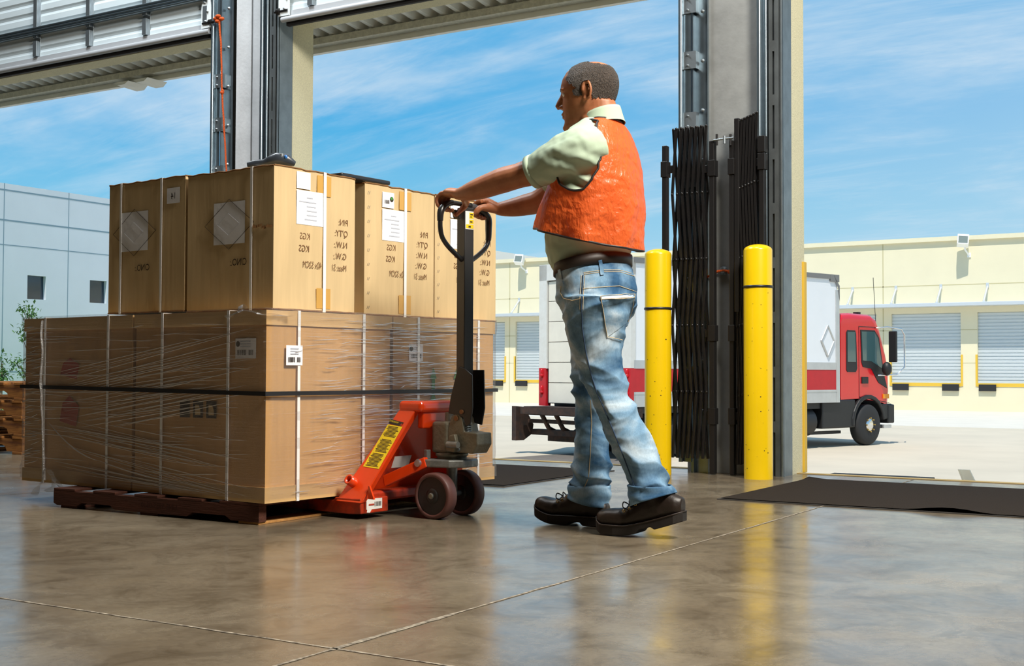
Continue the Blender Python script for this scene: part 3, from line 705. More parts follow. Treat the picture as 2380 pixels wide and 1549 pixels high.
# ---- stretch film
def film_mat(name, lo, hi, mixa, scl, rot=0.0):
    m = bpy.data.materials.new(name); m.use_nodes = True; t = m.node_tree; t.nodes.clear(); L = t.links
    co = t.nodes.new('ShaderNodeTexCoord'); mp = t.nodes.new('ShaderNodeMapping'); mp.inputs['Scale'].default_value = scl; mp.inputs['Rotation'].default_value = (0, rot, 0); L.new(co.outputs['Object'], mp.inputs[0])
    n = t.nodes.new('ShaderNodeTexNoise'); n.inputs['Scale'].default_value = 1; n.inputs['Detail'].default_value = 6; n.inputs['Roughness'].default_value = .75; L.new(mp.outputs[0], n.inputs['Vector'])
    mr = t.nodes.new('ShaderNodeMapRange'); mr.inputs['From Min'].default_value = lo; mr.inputs['From Max'].default_value = hi; mr.inputs['To Max'].default_value = mixa; L.new(n.outputs[0], mr.inputs['Value'])
    bp = t.nodes.new('ShaderNodeBump'); bp.inputs['Strength'].default_value = .7; bp.inputs['Distance'].default_value = .006; L.new(n.outputs[0], bp.inputs['Height'])
    tr = t.nodes.new('ShaderNodeBsdfTransparent'); tr.inputs[0].default_value = (.95, .94, .94, 1)
    gl = t.nodes.new('ShaderNodeBsdfGlossy'); gl.inputs['Roughness'].default_value = .22; L.new(bp.outputs[0], gl.inputs['Normal'])
    df = t.nodes.new('ShaderNodeBsdfDiffuse'); df.inputs[0].default_value = (.9, .9, .9, 1); L.new(bp.outputs[0], df.inputs['Normal'])
    m1 = t.nodes.new('ShaderNodeMixShader'); m1.inputs[0].default_value = .3; L.new(gl.outputs[0], m1.inputs[1]); L.new(df.outputs[0], m1.inputs[2])
    fr = t.nodes.new('ShaderNodeFresnel'); fr.inputs[0].default_value = 1.35; L.new(bp.outputs[0], fr.inputs['Normal'])
    ma = t.nodes.new('ShaderNodeMath'); ma.operation = 'ADD'; ma.use_clamp = True; L.new(mr.outputs[0], ma.inputs[0]); fm = t.nodes.new('ShaderNodeMath'); fm.operation = 'MULTIPLY'; fm.inputs[1].default_value = .34; L.new(fr.outputs[0], fm.inputs[0]); L.new(fm.outputs[0], ma.inputs[1])
    m2 = t.nodes.new('ShaderNodeMixShader'); L.new(ma.outputs[0], m2.inputs[0]); L.new(tr.outputs[0], m2.inputs[1]); L.new(m1.outputs[0], m2.inputs[2])
    o = t.nodes.new('ShaderNodeOutputMaterial'); L.new(m2.outputs[0], o.inputs[0]); return m
M_film = film_mat('stretch_film', .55, .88, .12, (2.2, 2.2, 130))
M_film2 = film_mat('stretch_film_folds', .30, .75, .85, (3, 3, 160))
sw = thing('stretch_film', 'clear stretch film wound tightly round the lower cartons on the pallet', 'stretch film', Lp(.75, .65, .45))
m = MB(); g = .0065; rings = []
nz_ = 30
for k in range(nz_+1):
    z = ZB+.012+(LZ1-ZB-.004)*k/nz_; r = []; g = .0065 if (z < ZB+.06 or z > LZ1-.055) else .0025
    for (a0, b0), (a1, b1), nn in (((-g, -g), (1.5+g, -g), 40), ((1.5+g, -g), (1.5+g, 1.305+g), 10), ((1.5+g, 1.305+g), (-g, 1.305+g), 10), ((-g, 1.305+g), (-g, -g), 36)):
        for i in range(nn):
            p = Lp(a0+(a1-a0)*i/nn, b0+(b1-b0)*i/nn, z); q = noise.noise(Vector((p.x*2.2, p.y*2.2, p.z*26)))*.0035
            n = (p-Lp(.75, .65, z)).normalized(); r.append(p+n*max(q, -.001))
    rings.append(r)
m.loft(rings, cap=False); m.build('film_sheet', M_film, sw, recalc=False)
# taut creases in the film (long thin raised folds)
rnd = random.Random(11); cr_ = MB(); cr2 = MB()
def crease(mb, p, q, w, nrm, sag=0.0):
    n = 10; w *= 1.35; d = (q-p).normalized(); v = nrm.cross(d).normalized(); vs = []
    for i in range(n+1):
        t = i/n; c = p.lerp(q, t)+UP*(-sag*4*t*(1-t)); k = w*(math.sin(PI*t)**.6)*(.6+.6*abs(noise.noise(c*30)))+.0002
        vs += [c-v*k, c+nrm*k*.9, c+v*k]
    mb.add(vs, [(3*i+j, 3*i+j+1, 3*i+j+4, 3*i+j+3) for i in range(n) for j in range(2)], True)
FA = lambda a, z: Lp(a, -.0066, z)
for k in range(95):                                   # level creases
    z = rnd.uniform(ZB+.08, LZ1-.03); a = rnd.uniform(.05, 1.45); l = rnd.uniform(.1, .6)*(1.2 if a > .7 else .6)
    a2 = min(1.49, a+l); crease(cr_, FA(a, z), FA(a2, z+rnd.uniform(-.012, .012)), rnd.uniform(.0005, .0014), NF)
for k in range(40):                                   # fan rising to the right across the middle
    t = k/39; a0 = 1.30-.55*rnd.random(); a1 = rnd.uniform(.02, .45); s_ = rnd.uniform(.10, .17)
    z0 = .34+.22*t; crease(cr_, FA(a0, z0), FA(a1, z0+s_*(a0-a1)), rnd.uniform(.0006, .0020), NF)
for k in range(34):                                   # fan falling to the right below
    a0 = rnd.uniform(.75, 1.34); a1 = rnd.uniform(.02, .5); z0 = .40-.24*rnd.random()-.06*(1.34-a0); s_ = rnd.uniform(.07, .15)
    crease(cr_, FA(a0, z0), FA(a1, max(ZB+.02, z0-s_*(a0-a1))), rnd.uniform(.0006, .0018), NF)
for k in range(70):                                   # short bright creases at the far left end
    z = rnd.uniform(ZB+.08, LZ1-.03); a = rnd.uniform(1.33, 1.44); crease(cr_, FA(a, z), FA(min(1.495, a+rnd.uniform(.04, .13)), z-rnd.uniform(.0, .02)), rnd.uniform(.0006, .002), NF)
crease(cr_, FA(1.31, .36), FA(.95, .21), .003, NF, .03); crease(cr_, FA(.97, .215), FA(.45, .15), .0022, NF, .01)
RA = lambda b, z: Lp(-.0066, b, z)
for k in range(560):
    b = rnd.triangular(.10, 1.25, .66); z = rnd.uniform(ZB+.03, LZ1-.02)
    l = rnd.uniform(.03, .20); crease(cr2, RA(b, z), RA(min(1.295, b+l), z+rnd.uniform(-.006, .012)), rnd.uniform(.0003, .0016), NR)
M_crease = mat('film_crease', (.80, .76, .72), .18, spec=.9)
def crease_mat():
    m = bpy.data.materials.new('film_crease_clear'); m.use_nodes = True; t = m.node_tree; t.nodes.clear(); L = t.links
    tr = t.nodes.new('ShaderNodeBsdfTransparent'); gl = t.nodes.new('ShaderNodeBsdfGlossy'); gl.inputs['Roughness'].default_value = .2
    df = t.nodes.new('ShaderNodeBsdfDiffuse'); df.inputs[0].default_value = (.85, .8, .76, 1)
    a = t.nodes.new('ShaderNodeMixShader'); a.inputs[0].default_value = .35; L.new(gl.outputs[0], a.inputs[1]); L.new(df.outputs[0], a.inputs[2])
    b = t.nodes.new('ShaderNodeMixShader'); b.inputs[0].default_value = .85; L.new(tr.outputs[0], b.inputs[1]); L.new(a.outputs[0], b.inputs[2])
    o = t.nodes.new('ShaderNodeOutputMaterial'); L.new(b.outputs[0], o.inputs[0]); return m
M_crl = crease_mat()
o = cr_.build('creases', M_crl, sw, recalc=False); o['kind'] = 'stuff'
o = cr2.build('creases', M_crl, sw, recalc=False); o['kind'] = 'stuff'
# gathered rope of film down the left end and the torn tail at its foot
gt = MB(); pts = []; rr = []
for k in range(40):
    t = k/39; z = LZ1-.01-(LZ1-ZB-.02)*t; a = 1.345+.012*noise.noise(Vector((t*7, 1, 0)))-.03*max(0, t-.45)*2*(1 if t < .9 else 1); pts.append(Lp(a, -.014, z)); rr.append(.006+.009*abs(noise.noise(Vector((t*11, 4, 2)))))
gt.tube(pts, rr, 7, flat=.45)
gt.build('gathered_fold', M_film2, sw)
tl = MB()
def ribbon(mb, pts, w0, sd):
    vs = []; n = len(pts)*5; P = []
    for i in range(n+1):
        f = i/n*(len(pts)-1); j = min(int(f), len(pts)-2); P.append(pts[j].lerp(pts[j+1], f-j))
    for i, p in enumerate(P):
        d = Vector((noise.noise(p*18+Vector((sd, 0, 0))), noise.noise(p*18+Vector((0, sd, 0))), noise.noise(p*18+Vector((0, 0, sd))))); wv = w0*(.5+abs(d.x)*2)
        vs += [p-AV*wv+d*.012, p+BV*d.y*.02-UP*.004, p+AV*wv-d*.012]
    mb.add(vs, [(3*i+j, 3*i+j+1, 3*i+j+4, 3*i+j+3) for i in range(n) for j in range(2)], True)
ribbon(tl, [Lp(1.30, -.016, .17), Lp(1.31, -.02, .12), Lp(1.335, -.03, .085), Lp(1.36, -.03, .055)], .012, 3)
ribbon(tl, [Lp(1.28, -.016, .16), Lp(1.235, -.022, .13), Lp(1.225, -.03, .095), Lp(1.26, -.03, .075)], .012, 8)
ribbon(tl, [Lp(1.25, -.016, .13), Lp(1.18, -.02, .09), Lp(1.08, -.02, .075), Lp(.98, -.015, .085), Lp(.9, -.012, .105)], .022, 5)
tl.build('torn_tail', M_film2, sw, recalc=False)
kt = MB()
ribbon(kt, [Lp(.20, -.012, .76), Lp(.10, -.013, .785), Lp(.03, -.012, .77), Lp(-.010, .0, .765), Lp(-.013, .10, .765)], .016, 2)
ribbon(kt, [Lp(.13, -.008, .785), Lp(.135, .0, .80), Lp(.12, .01, .79)], .02, 12)
kt.build('bunched_edge', M_film2, sw, recalc=False)
# ---- upper layer: tall printed cartons, built once and copied
UZ = .7865
UH = .515
def P0(a, b, z): return Vector((-a, b, z))
def upper_proto():
    t = thing('tall_carton', 'x', 'carton', (0, 0, 0), 0, 'tall cartons stacked on top of the load'); ROOTM[t.name] = Matrix.Scale(1/KL, 4)
    m = MB(); box_panels(m, P0, 0, .475, 0, .41, 0, UH, .003, 31, 16)
    m.build('body', M_card, t)
    r_ = random.Random(5)
    for (p, q) in ((P0(0, 0, UH), P0(0, .41, UH)), (P0(0, 0, UH), P0(.475, 0, UH)), (P0(.475, 0, UH), P0(.475, .41, UH)), (P0(0, .41, UH), P0(.475, .41, UH)), (P0(0, 0, 0), P0(0, .41, 0)), (P0(0, 0, 0), P0(.475, 0, 0))):
        n = 16; e = MB(); e.tube([p.lerp(q, i/n)+Vector((0, 0, r_.uniform(-.002, .0025)*(1 if p.z > .1 else .3)+(.002 if p.z < .1 else 0))) for i in range(n+1)], .0032, 6); e.build('flap_edge', M_cedge, t)
    m = MB(); m.hexa([P0(.0, .204, UH), P0(.475, .204, UH), P0(.475, .207, UH), P0(0, .207, UH), P0(.0, .204, UH+.002), P0(.475, .204, UH+.002), P0(.475, .207, UH+.002), P0(0, .207, UH+.002)]); m.build('flap_seam', M_cedge, t)
    return t
ROOTM['tall_carton'] = Matrix.Scale(1/KL, 4)
up = upper_proto()
SX = Vector((1, 0, 0)); SY = Vector((0, 1, 0))
def strap_loop_x(t, b, w=.0145):
    m = MB(); band_a(m, P0, b-w/2, w, -.003, .478, -.0, UH+.002, .0015); m.build('strap', M_strap, t)
def strap_loop_y(t, a, w=.012):
    m = MB(); band_b(m, P0, a-w/2, w, -.003, .413, -.0, UH+.002, .0015); m.build('strap', M_strap, t)
def clear_tape(t, b):
    for z0 in (UH-.085, .012):
        sheet('tape', M_tape, t, P0(-.0014, b-.038, z0), SY, UP, .072, .075, 3, .0005)
# lettering: mirrored, so the reading direction runs towards -b
def bright_print(t):
    e = Vector((.0016, 0, 0)); u = Vector((0, -1, 0))
    for s_, b, z in (('P/N:', .373, .330), ("Q'TY:", .372, .288), ('N.W.:', .370, .245), ('G.W.:', .366, .202), ('Meas: 51', .366, .158), ('42x 52CM', .236, .160), ('KGS', .178, .262), ('KGS', .174, .217)):
        o = text_part(s_, .0335, Vector((0, b, z)), u, UP, M_ink, t, 'printing', (.66 if len(s_) > 6 else .85), e)
def paper_bright(t, b0, z0, small, logo):
    e = Vector((.0016, 0, 0)); 
    l = sheet('shipping_label', M_paper, t, Vector((0, b0, z0))+e, SY, UP, .135, .125, 5, .002, 3)
    for k, (x, w) in enumerate(((.05, .03), (.012, .085), (.05, .045), (.05, .05), (.05, .05), (.04, .06))):
        q = Vector((.0030, b0+x, z0+.098-.016*k)); m = MB(); m.quad(q, q+SY*w, q+SY*w+UP*.004, q+UP*.004); m.build('printed_line', M_inkl, l, recalc=False)
    l2 = sheet('small_label', M_paper, t, Vector((0, b0, z0+.130))+e, SY, UP, .068, .062, 3, .001, 5)
    if logo:
        o = Vector((.0028, b0+.012, z0+.146)); bars(l2, o, SY, UP, .028, .015, 3)
        for rr_, mt, dx in ((.0105, M_inkd, 0), (.0065, M_green, .0005)):
            q = Vector((.0028+dx, b0+.053, z0+.166+(.003 if dx else 0))); m = MB(); m.add([q+(SY*math.cos(2*PI*k/16)+UP*math.sin(2*PI*k/16))*rr_ for k in range(16)], [tuple(range(16))]); m.build('round_logo', mt, l2, recalc=False)
def staples(t):
    for k in range(9):
        z = .03+.056*k; m = MB(); 
        for d in (-.004, .004): m.tube([Vector((.0008, .020+d, z-.005)), Vector((.0022, .024+d, z+.006))], .0011, 5)
        m.build('staple', M_staple, t)
def dark_side(t, a_c, wide):
    e = Vector((0, -.0022, 0)); 
    sheet('paper_label', M_paper, t, Vector((-a_c-.085, 0, .245))+e*.7, SX, UP, .172, .155, 6, .002, 9)
    m = MB(); q = Vector((-a_c, -.0022, .318))
    for k in range(4):
        a = PI/2*k; b = a+PI/2; m.tube([q+Vector((.135*math.cos(a), 0, .092*math.sin(a))), q+Vector((.135*math.cos(b), 0, .092*math.sin(b)))], .0009, 4)
    m.build('printed_diamond', M_inkd, t)
    m = MB()
    for k in range(4):
        a = PI/2*k; b = a+PI/2; m.tube([q+Vector((.06*math.cos(a), -.003, .04*math.sin(a))), q+Vector((.06*math.cos(b), -.003, .04*math.sin(b)))], .0005, 4)
    m.build('printed_diamond', M_inkl, t)
    text_part('C/NO.:', .036, Vector((-a_c+.10, 0, .165)), (-1, 0, 0), UP, M_inkd, t, 'printing', .85, e)
def place(a, b, z, label, rot=0.0):
    r = dup(up, Lp(a, b, z), -LT+rot, label); return r
def lm(f, t, *args):           # build parts in the carton's own frame
    keep = ROOTM[t.name]; ROOTM[t.name] = Matrix.Scale(1/KL, 4); f(t, *args); ROOTM[t.name] = keep
cB = place(.027, .054, UZ, 'tall carton at the near top corner of the load, blank white labels on its side')
lm(bright_print, cB); lm(paper_bright, cB, .108, .315, 1, False); lm(strap_loop_x, cB, .248); lm(clear_tape, cB, .248); lm(strap_loop_y, cB, .115); lm(dark_side, cB, .238, 1)
def tear(t):
    r_ = random.Random(3)
    for k in range(9):
        m = MB(); x = -.004-.011*k; q = Vector((x, -.0024, .305+r_.uniform(-.006, .004))); m.add([q, q+Vector((-.014, -.001, r_.uniform(-.006, .004))), q+Vector((-.010, -.004, -.012)), q+Vector((.002, -.003, -.010))], [(0, 1, 2, 3)]); m.build('torn_flap', M_cedge, t, recalc=False)
lm(tear, cB)
cA = place(.518, .054, UZ+.006, 'tall brown carton at the left end of the top row, its small note reading 14')
lm(dark_side, cA, .31, 0); lm(strap_loop_y, cA, .395); lm(strap_loop_y, cA, .140)
def note14(t):
    sheet('handwritten_note', M_paper, t, Vector((-.108, -.0018, .415)), SX, UP, .078, .06, 3, .001, 2)
    text_part('14', .034, Vector((-.052, 0, .432)), (-1, .0, 0), UP, M_inkd, t, 'handwriting', .9, (0, -.0034, 0))
lm(note14, cA)
cC = place(.060, .552, UZ, 'tall stapled carton in the middle of the bright row, label with a round green logo', -.006)
lm(bright_print, cC); lm(paper_bright, cC, .098, .300, 1, True); lm(strap_loop_x, cC, .232); lm(clear_tape, cC, .235); lm(staples, cC)
cD = place(.055, .966, UZ, 'tall stapled carton at the far end of the bright row, behind the jack handle', -.004)
lm(bright_print, cD); lm(paper_bright, cD, .098, .300, 1, True); lm(staples, cD)
for ch in list(up.children): bpy.data.objects.remove(ch)
bpy.data.objects.remove(up)
# ---- things lying on top
M_dgrey = mat('dark_grey_plastic', s2l(52, 58, 66), .35)
M_blue = mat('blue_button', s2l(40, 110, 190), .25)
TZ = UZ+UH+.004
def Lw(a, b, z): return Lp(a, b, z)
sc1 = thing('tape_dispenser', 'dark grey handheld gadget with a blue button lying on the near top carton', 'gadget', Lw(.10, .12, TZ))
m = MB(); m.tube([Lw(.185, .07, TZ+.012), Lw(.16, .085, TZ+.016), Lw(.13, .10, TZ+.018), Lw(.11, .11, TZ+.024), Lw(.085, .12, TZ+.030), Lw(.06, .145, TZ+.028), Lw(.045, .17, TZ+.016)], [.012, .016, .015, .021, .026, .024, .010], 14); m.build('housing', M_dgrey, sc1)
m = MB(); m.ell(Lw(.048, .128, TZ+.036), (.007, .007, .008)); m.build('button', M_blue, sc1)
m = MB(); m.box(Lw(.062, .120, TZ+.038), (.012, .008, .022)); m.build('lever', mat('grey_plastic', s2l(150, 156, 160), .4), sc1, bevel=.002)
sc2 = thing('clipboard', 'flat black clipboard lying on the middle top carton', 'clipboard', Lw(.25, .50, TZ))
m = MB(); pbox(m, Lw, .06, .33, .425, .70, TZ+.003, TZ+.021); m.build('board', mat('black_plastic', (.022, .024, .028), .3), sc2, bevel=.006)
m = MB(); pbox(m, Lw, .16, .24, .64, .685, TZ+.021, TZ+.027); m.build('clip', M_galv, sc2, bevel=.002)
# ================================================================== roll-up doors, tracks, gates, bollards, mats
M_dpan = mat('door_panel', s2l(214, 226, 230), .45, var=(2, .06))
M_track = mat('track_steel', s2l(150, 166, 176), .32, .9, var=(12, .2, 5))
M_plate = mat('track_plate', s2l(112, 118, 120), .5, .6, var=(7, .35, 7))
M_rope = mat('orange_rope', s2l(222, 92, 26), .75, bump=(300, .8), stretch=(1, 1, .4))
def bolt(p, d, par, r=.012, name='bolt'):
    m = MB(); m.lathe([(0, r*1.5), (.003, r*1.5), (.0035, r), (.010, r), (.013, r*.5)], p, d, 8); return m.build(name, M_galv, par)
def rollup(x0, x1, zb, y, label, rail):
    """raised sectional door: ribbed panel hanging in front of the lintel"""
    t = thing('overhead_door', label, 'overhead door', ((x0+x1)/2, y, zb))
    m = MB(); z = zb+.075; prof = []
    while z < zb+1.55:
        prof += [(0, z), (0, z+.045), (.008, z+.056), (.013, z+.07), (.008, z+.085)]; z += .098
    m.loft([[Vector((x0, y+q, zz)) for q, zz in prof], [Vector((x1, y+q, zz)) for q, zz in prof]], cap=False, closed=False, smooth=False); m.build('panel', M_dpan, t, solid=.004)
    r = MB(); r.bx(x0, x1, y-.012, y+.022, zb+.028, zb+.085); r.cyl((x0, y-.016, zb+.026), (x1, y-.016, zb+.026), .020, 14); r.build('bottom_rail', M_alu, t)
    MB().bx(x0+.02, x1-.02, y+.0, y+.035, zb-.016, zb+.024).build('rubber_seal', M_rub, t, bevel=.006)
    n = max(2, int((x1-x0)/.52))
    for k in range(n):
        x = x0+.26+(x1-x0-.3)*k/(n-1) if n > 1 else x0
        for za, zc in ((.09, .215), (.24, .60), (.63, 1.5)):
            s = MB(); s.bx(x-.022, x+.022, y-.03, y-.001, zb+za, zb+zc); s.bx(x-.038, x+.038, y-.004, y-.0005, zb+za-.012, zb+zc+.012); s.build('stile', M_galv, t, bevel=.004)
    g = MB()
    for q in (.0, .022, .044): g.cyl((x0+.03, y-.045, zb+.268+q), (x1-.01, y-.045, zb+.268+q), .010, 8)
    g.bx(x0+.03, x1-.01, y-.045, y-.012, zb+.262, zb+.322); g.build('strut', M_track, t)
    for x, sg in ((x0, -1), (x1, 1)):
        b = MB(); b.prism([(-.045, 0), (.055, 0), (.055, .14), (.035, .24), (-.035, .24), (-.045, .14)], (x-sg*.03, y-.028, zb+.05), (sg, 0, 0), (0, 0, 1), (0, .006, 0)); b.build('corner_bracket', M_white, t)
        for dx, dz in ((.0, .05), (.02, .12), (-.01, .19)): bolt((x-sg*.03+dx, y-.028, zb+.05+dz), (0, -1, 0), t, .007)
        ro = MB(); ro.cyl((x-sg*.06, y-.03, zb+.085), (x+sg*.06, y-.03, zb+.085), .009, 8); ro.cyl((x+sg*.01, y-.03, zb+.085), (x+sg*.035, y-.03, zb+.085), .022, 14); ro.build('roller', M_black, t)
    return t
DY = 6.58
rollup(-9.46, -6.62, 3.02, DY, 'raised ribbed white overhead door of the left bay, rope on its corner', True)
rollup(-5.92, -2.97, 3.0, DY, 'raised ribbed white overhead door of the middle bay', True)
rollup(-2.26, .72, 4.35, DY, 'raised ribbed white overhead door of the open right bay', True)
def track(xe, sg, label, z1=4.6, bend=False, tube=False):
    """vertical door track beside an opening. xe = edge of opening, sg = +1 when the opening lies towards +x"""
    t = thing('door_track', label, 'door track', (xe, 6.62, 0))
    m = MB(); xa = xe-sg*.012                      # rounded roller channel
    m.tube([(xa+sg*.006, 6.56, .06), (xa+sg*.006, 6.56, z1)], .013, 10); m.bx(min(xa-sg*.05, xa+sg*.006), max(xa-sg*.05, xa+sg*.006), 6.575, 6.582, .06, z1); m.bx(min(xa, xa+sg*.004), max(xa, xa+sg*.004), 6.56, 6.578, .06, z1)
    m.build('channel', M_track, t)
    a = MB(); xj = xe-sg*.155; lo, hi = min(xj, xe-sg*.045), max(xj, xe-sg*.045)
    a.bx(lo, hi, 6.612, 6.618, 0, z1+.6); a.bx(min(xj+sg*.0, xj+sg*.004)+sg*.0, max(xj, xj+sg*.06), 6.6, 6.612, 0, z1+.6); a.bx(xe-sg*.075-.0025, xe-sg*.075+.0025, 6.575, 6.615, 0, z1+.6)
    a.build('jamb_angle', M_track, t)
    z = .35; k = 0
    while z < 4.4:
        bolt((xj+sg*.030, 6.6, z), (0, -1, 0), t, .008); z += .285; k += 1
    for z in (.5, 1.02, 1.62, 1.95, 2.30, 2.62, 3.6):
        b = MB(); b.bx(min(xa-sg*.085, xa-sg*.002), max(xa-sg*.085, xa-sg*.002), 6.567, 6.572, z, z+.10); b.bx(min(xa-sg*.085, xa-sg*.080), max(xa-sg*.085, xa-sg*.080), 6.572, 6.615, z, z+.10); b.build('track_bracket', M_galv, t)
        for dz in (.02, .08): bolt((xa-sg*.035, 6.567, z+dz), (0, -1, 0), t, .005)
    return t
def track_r(xe, label, z1=4.6):
    """track on the right-hand side of a pier: tube, slotted dull plate"""
    t = thing('door_track', label, 'door track', (xe, 6.62, 0))
    m = MB(); m.tube([(xe-.105, 6.55, .06), (xe-.105, 6.55, z1)], .014, 12); m.tube([(xe-.075, 6.572, .06), (xe-.075, 6.572, z1)], .008, 8); m.bx(xe-.118, xe-.07, 6.576, 6.582, .06, z1); m.build('channel', M_track, t)
    p = MB(); x = xe-.062
    z = 0
    while z < z1:                                   # slotted strip
        p.bx(x, x+.020, 6.582, 6.588, z, z+.24); p.bx(x+.032, x+.055, 6.582, 6.588, z, z+.24); p.bx(x, x+.055, 6.582, 6.588, z+.24, z+.30); z += .30
    p.bx(xe-.13, xe+.012, 6.598, 6.604, 0, z1+.6)
    p.build('slotted_plate', M_plate, t)
    m = MB(); m.bx(xe+.0015, xe+.012, 6.59, 6.74, 0, 3.07); m.build('edge_angle', M_galvd, t)
    z = .3
    while z < 4.4: bolt((xe-.055, 6.598, z), (0, -1, 0), t, .006); z += .31
    return t
track(-6.59, -1, 'galvanised door track with bolted brackets on the left side of the left pier')
track_r(-5.99, 'galvanised door track with a slotted dark plate on the right side of the left pier')
track(-2.90, -1, 'galvanised door track with bolted brackets on the left side of the bollard pier')
track_r(-2.315, 'galvanised door track beside the dull plate on the right side of the bollard pier')
def rope(pts, label, knots, name='pull_rope'):
    t = thing(name, label, 'rope', (pts[-1][0], pts[-1][1], pts[-1][2]))
    m = MB(); P = [Vector(p) for p in pts]; Q = []
    for i in range(len(P)-1):
        for k in range(14): Q.append(P[i].lerp(P[i+1], k/14)+Vector((.0012*math.sin((i*14+k)*.7), 0, 0)))
    Q.append(P[-1])
    for ph in (0, PI):                              # two twisted strands
        R = []; d = 0; last = None
        for i in range(len(Q)-1):
            for k in range(4):
                q = Q[i].lerp(Q[i+1], k/4)
                if last is not None: d += (q-last).length
                last = q; a = d*260+ph; R.append(q+Vector((math.cos(a)*.0032, math.sin(a)*.0032, 0)))
        m.tube(R, .0046, 6)
    m.build('cord', M_rope, t)
    for kz in knots:
        k = MB(); q = min(Q, key=lambda p: abs(p.z-kz)); k.ell(q, (.016, .014, .015)); k.ell(q+Vector((.006, 0, .012)), (.012, .010, .009)); k.build('knot', M_rope, t)
    return t
ry = 6.535
pA = [gy(x, y, ry) for x, y in ((509, 45), (514, 110), (516, 215), (521, 300), (527, 410))]
r1 = rope(pA, 'orange knotted pull rope hanging from the left bay door beside the left pier', (pA[2].z,))
m = MB(); 
for d in ((-.03, 0, .01), (0, -.01, .02), (.025, 0, .0), (-.012, .0, -.012)): m.ell(pA[0]+Vector(d), (.024, .016, .014))
m.build('knot', M_rope, r1)
ry = 6.62
pB = [gy(x, y, ry) for x, y in ((1590, -90), (1591, 46), (1594, 220), (1592, 300), (1594, 480), (1596, 600), (1597, 700))]
rope(pB, 'orange knotted pull rope hanging behind the folded gate left of the bollard pier', (pB[1].z, pB[2].z))
# rope end tied to an eye bolt on the pier
eb = thing('tied_rope', 'short orange rope tied to an eye bolt on the pier between the two gates', 'rope', gy(1680, 630, 6.61))
c = gy(1682, 630, 6.607); m = MB(); m.lathe([(0, .026), (.004, .026), (.012, .014), (.016, .014)], c, (0, -1, 0), 16); m.build('eye_bolt', M_galv, eb)
m = MB(); pts = [gy(x, y, 6.595) for x, y in ((1640, 645), (1655, 640), (1668, 631), (1682, 629), (1700, 632))]; m.tube(pts, .007, 8)
for dx in (0, .012, .022, .03): m.ell(pts[-1]+Vector((-.01+dx, -.006, .008*math.sin(dx*200))), (.012, .010, .012))
m.build('cord', M_rope, eb)
# ---- folding scissor gates
def gate(name_label, x0, x1, y, z0, z1, n, posts, slant=0.0, skew=0.0):
    t = thing('scissor_gate', name_label, 'gate', ((x0+x1)/2, y, 0))
    px_ = [x0+(x1-x0)*k/(n-1) for k in range(n)]; dx = (x1-x0)/(n-1); rows = 5; hz = (z1-z0)/rows; zp = []
    for k in range(n):                              # front channels lean one way, back channels the other
        for f, off in ((1, -.007), (-1, .009)):
            m = MB()
            pts = []
            for j in range(rows+1):
                s = f*(dx*.42)*(1 if j % 2 else -1); pts.append(Vector((px_[k]+s+skew*(j/rows), y+off, z0+hz*j+slant*(px_[k]-x0))))
            for j in range(rows):
                a, b = pts[j], pts[j+1]; d = (b-a).normalized(); v = Vector((0, 1, 0)).cross(d).normalized()*.0058
                m.hexa([a-v, a+v, a+v+Vector((0, .012, 0)), a-v+Vector((0, .012, 0)), b-v, b+v, b+v+Vector((0, .012, 0)), b-v+Vector((0, .012, 0))])
                m.hexa([a-v*1.0+Vector((0, -.004, 0)), a-v*.6+Vector((0, -.004, 0)), a-v*.6, a-v, b-v+Vector((0, -.004, 0)), b-v*.6+Vector((0, -.004, 0)), b-v*.6, b-v])
                m.ell(b+Vector((0, -.002, 0)) if f == 1 else b, (.007, .004, .007), None, 8, 5)
            m.build('bar', M_black, t)
    for (xp, zb, zt, w, brs) in posts:
        m = MB(); m.bx(xp-w, xp+w, y-.02, y+.02, zb, zt); m.build('post', M_black, t, bevel=.003)
        for zb_ in brs:
            c = MB(); c.bx(xp-w-.006, xp+w+.006, y-.026, y+.026, zb_-.045, zb_+.045)
            xn = x0 if abs(xp-x0) < abs(xp-x1) else x1; c.bx(min(xp, xn), max(xp, xn), y-.006, y+.006, zb_-.022, zb_+.022); c.build('sleeve', M_black, t, bevel=.002)
    return t
gYl = 6.518
def X(px, py, Y): return gy(px, py, Y).x
def Zc(px, py, Y): return gy(px, py, Y).z
gate('black folded scissor gate behind the left yellow bollard', X(1568, 600, gYl), X(1638, 600, gYl), gYl, .085, Zc(1600, 297, gYl), 7,
     [(X(1547, 600, gYl), .25, Zc(1547, 340, gYl), .014, (Zc(1547, 395, gYl),)), (X(1657, 600, gYl), .003, Zc(1657, 328, gYl), .015, (Zc(1657, 392, gYl), Zc(1657, 775, gYl), Zc(1657, 968, gYl)))])
gate('black folded scissor gate behind the right yellow bollard', X(1716, 600, gYl), X(1758, 600, gYl), gYl, .06, Zc(1735, 280, gYl), 7,
     [(X(1703, 600, gYl), .003, Zc(1703, 328, gYl), .013, (Zc(1703, 388, gYl), Zc(1703, 775, gYl), Zc(1703, 968, gYl))), (X(1715, 600, gYl), .9, Zc(1715, 276, gYl), .014, ()), (X(1773, 600, gYl), .05, Zc(1773, 316, gYl), .015, (Zc(1773, 336, gYl), Zc(1773, 376, gYl)))], .35)
hk = thing('gate_hasp', 'small steel hasp with a bolt joining the two gate posts', 'hasp', gy(1682, 322, gYl))
m = MB(); a, b = gy(1658, 326, gYl-.03), gy(1705, 320, gYl-.03); m.tube([a, b], .006, 6); q = gy(1684, 322, gYl-.03); m.cyl(q-UP*.03, q+UP*.014, .008, 8); m.build('bar', M_galv, hk)
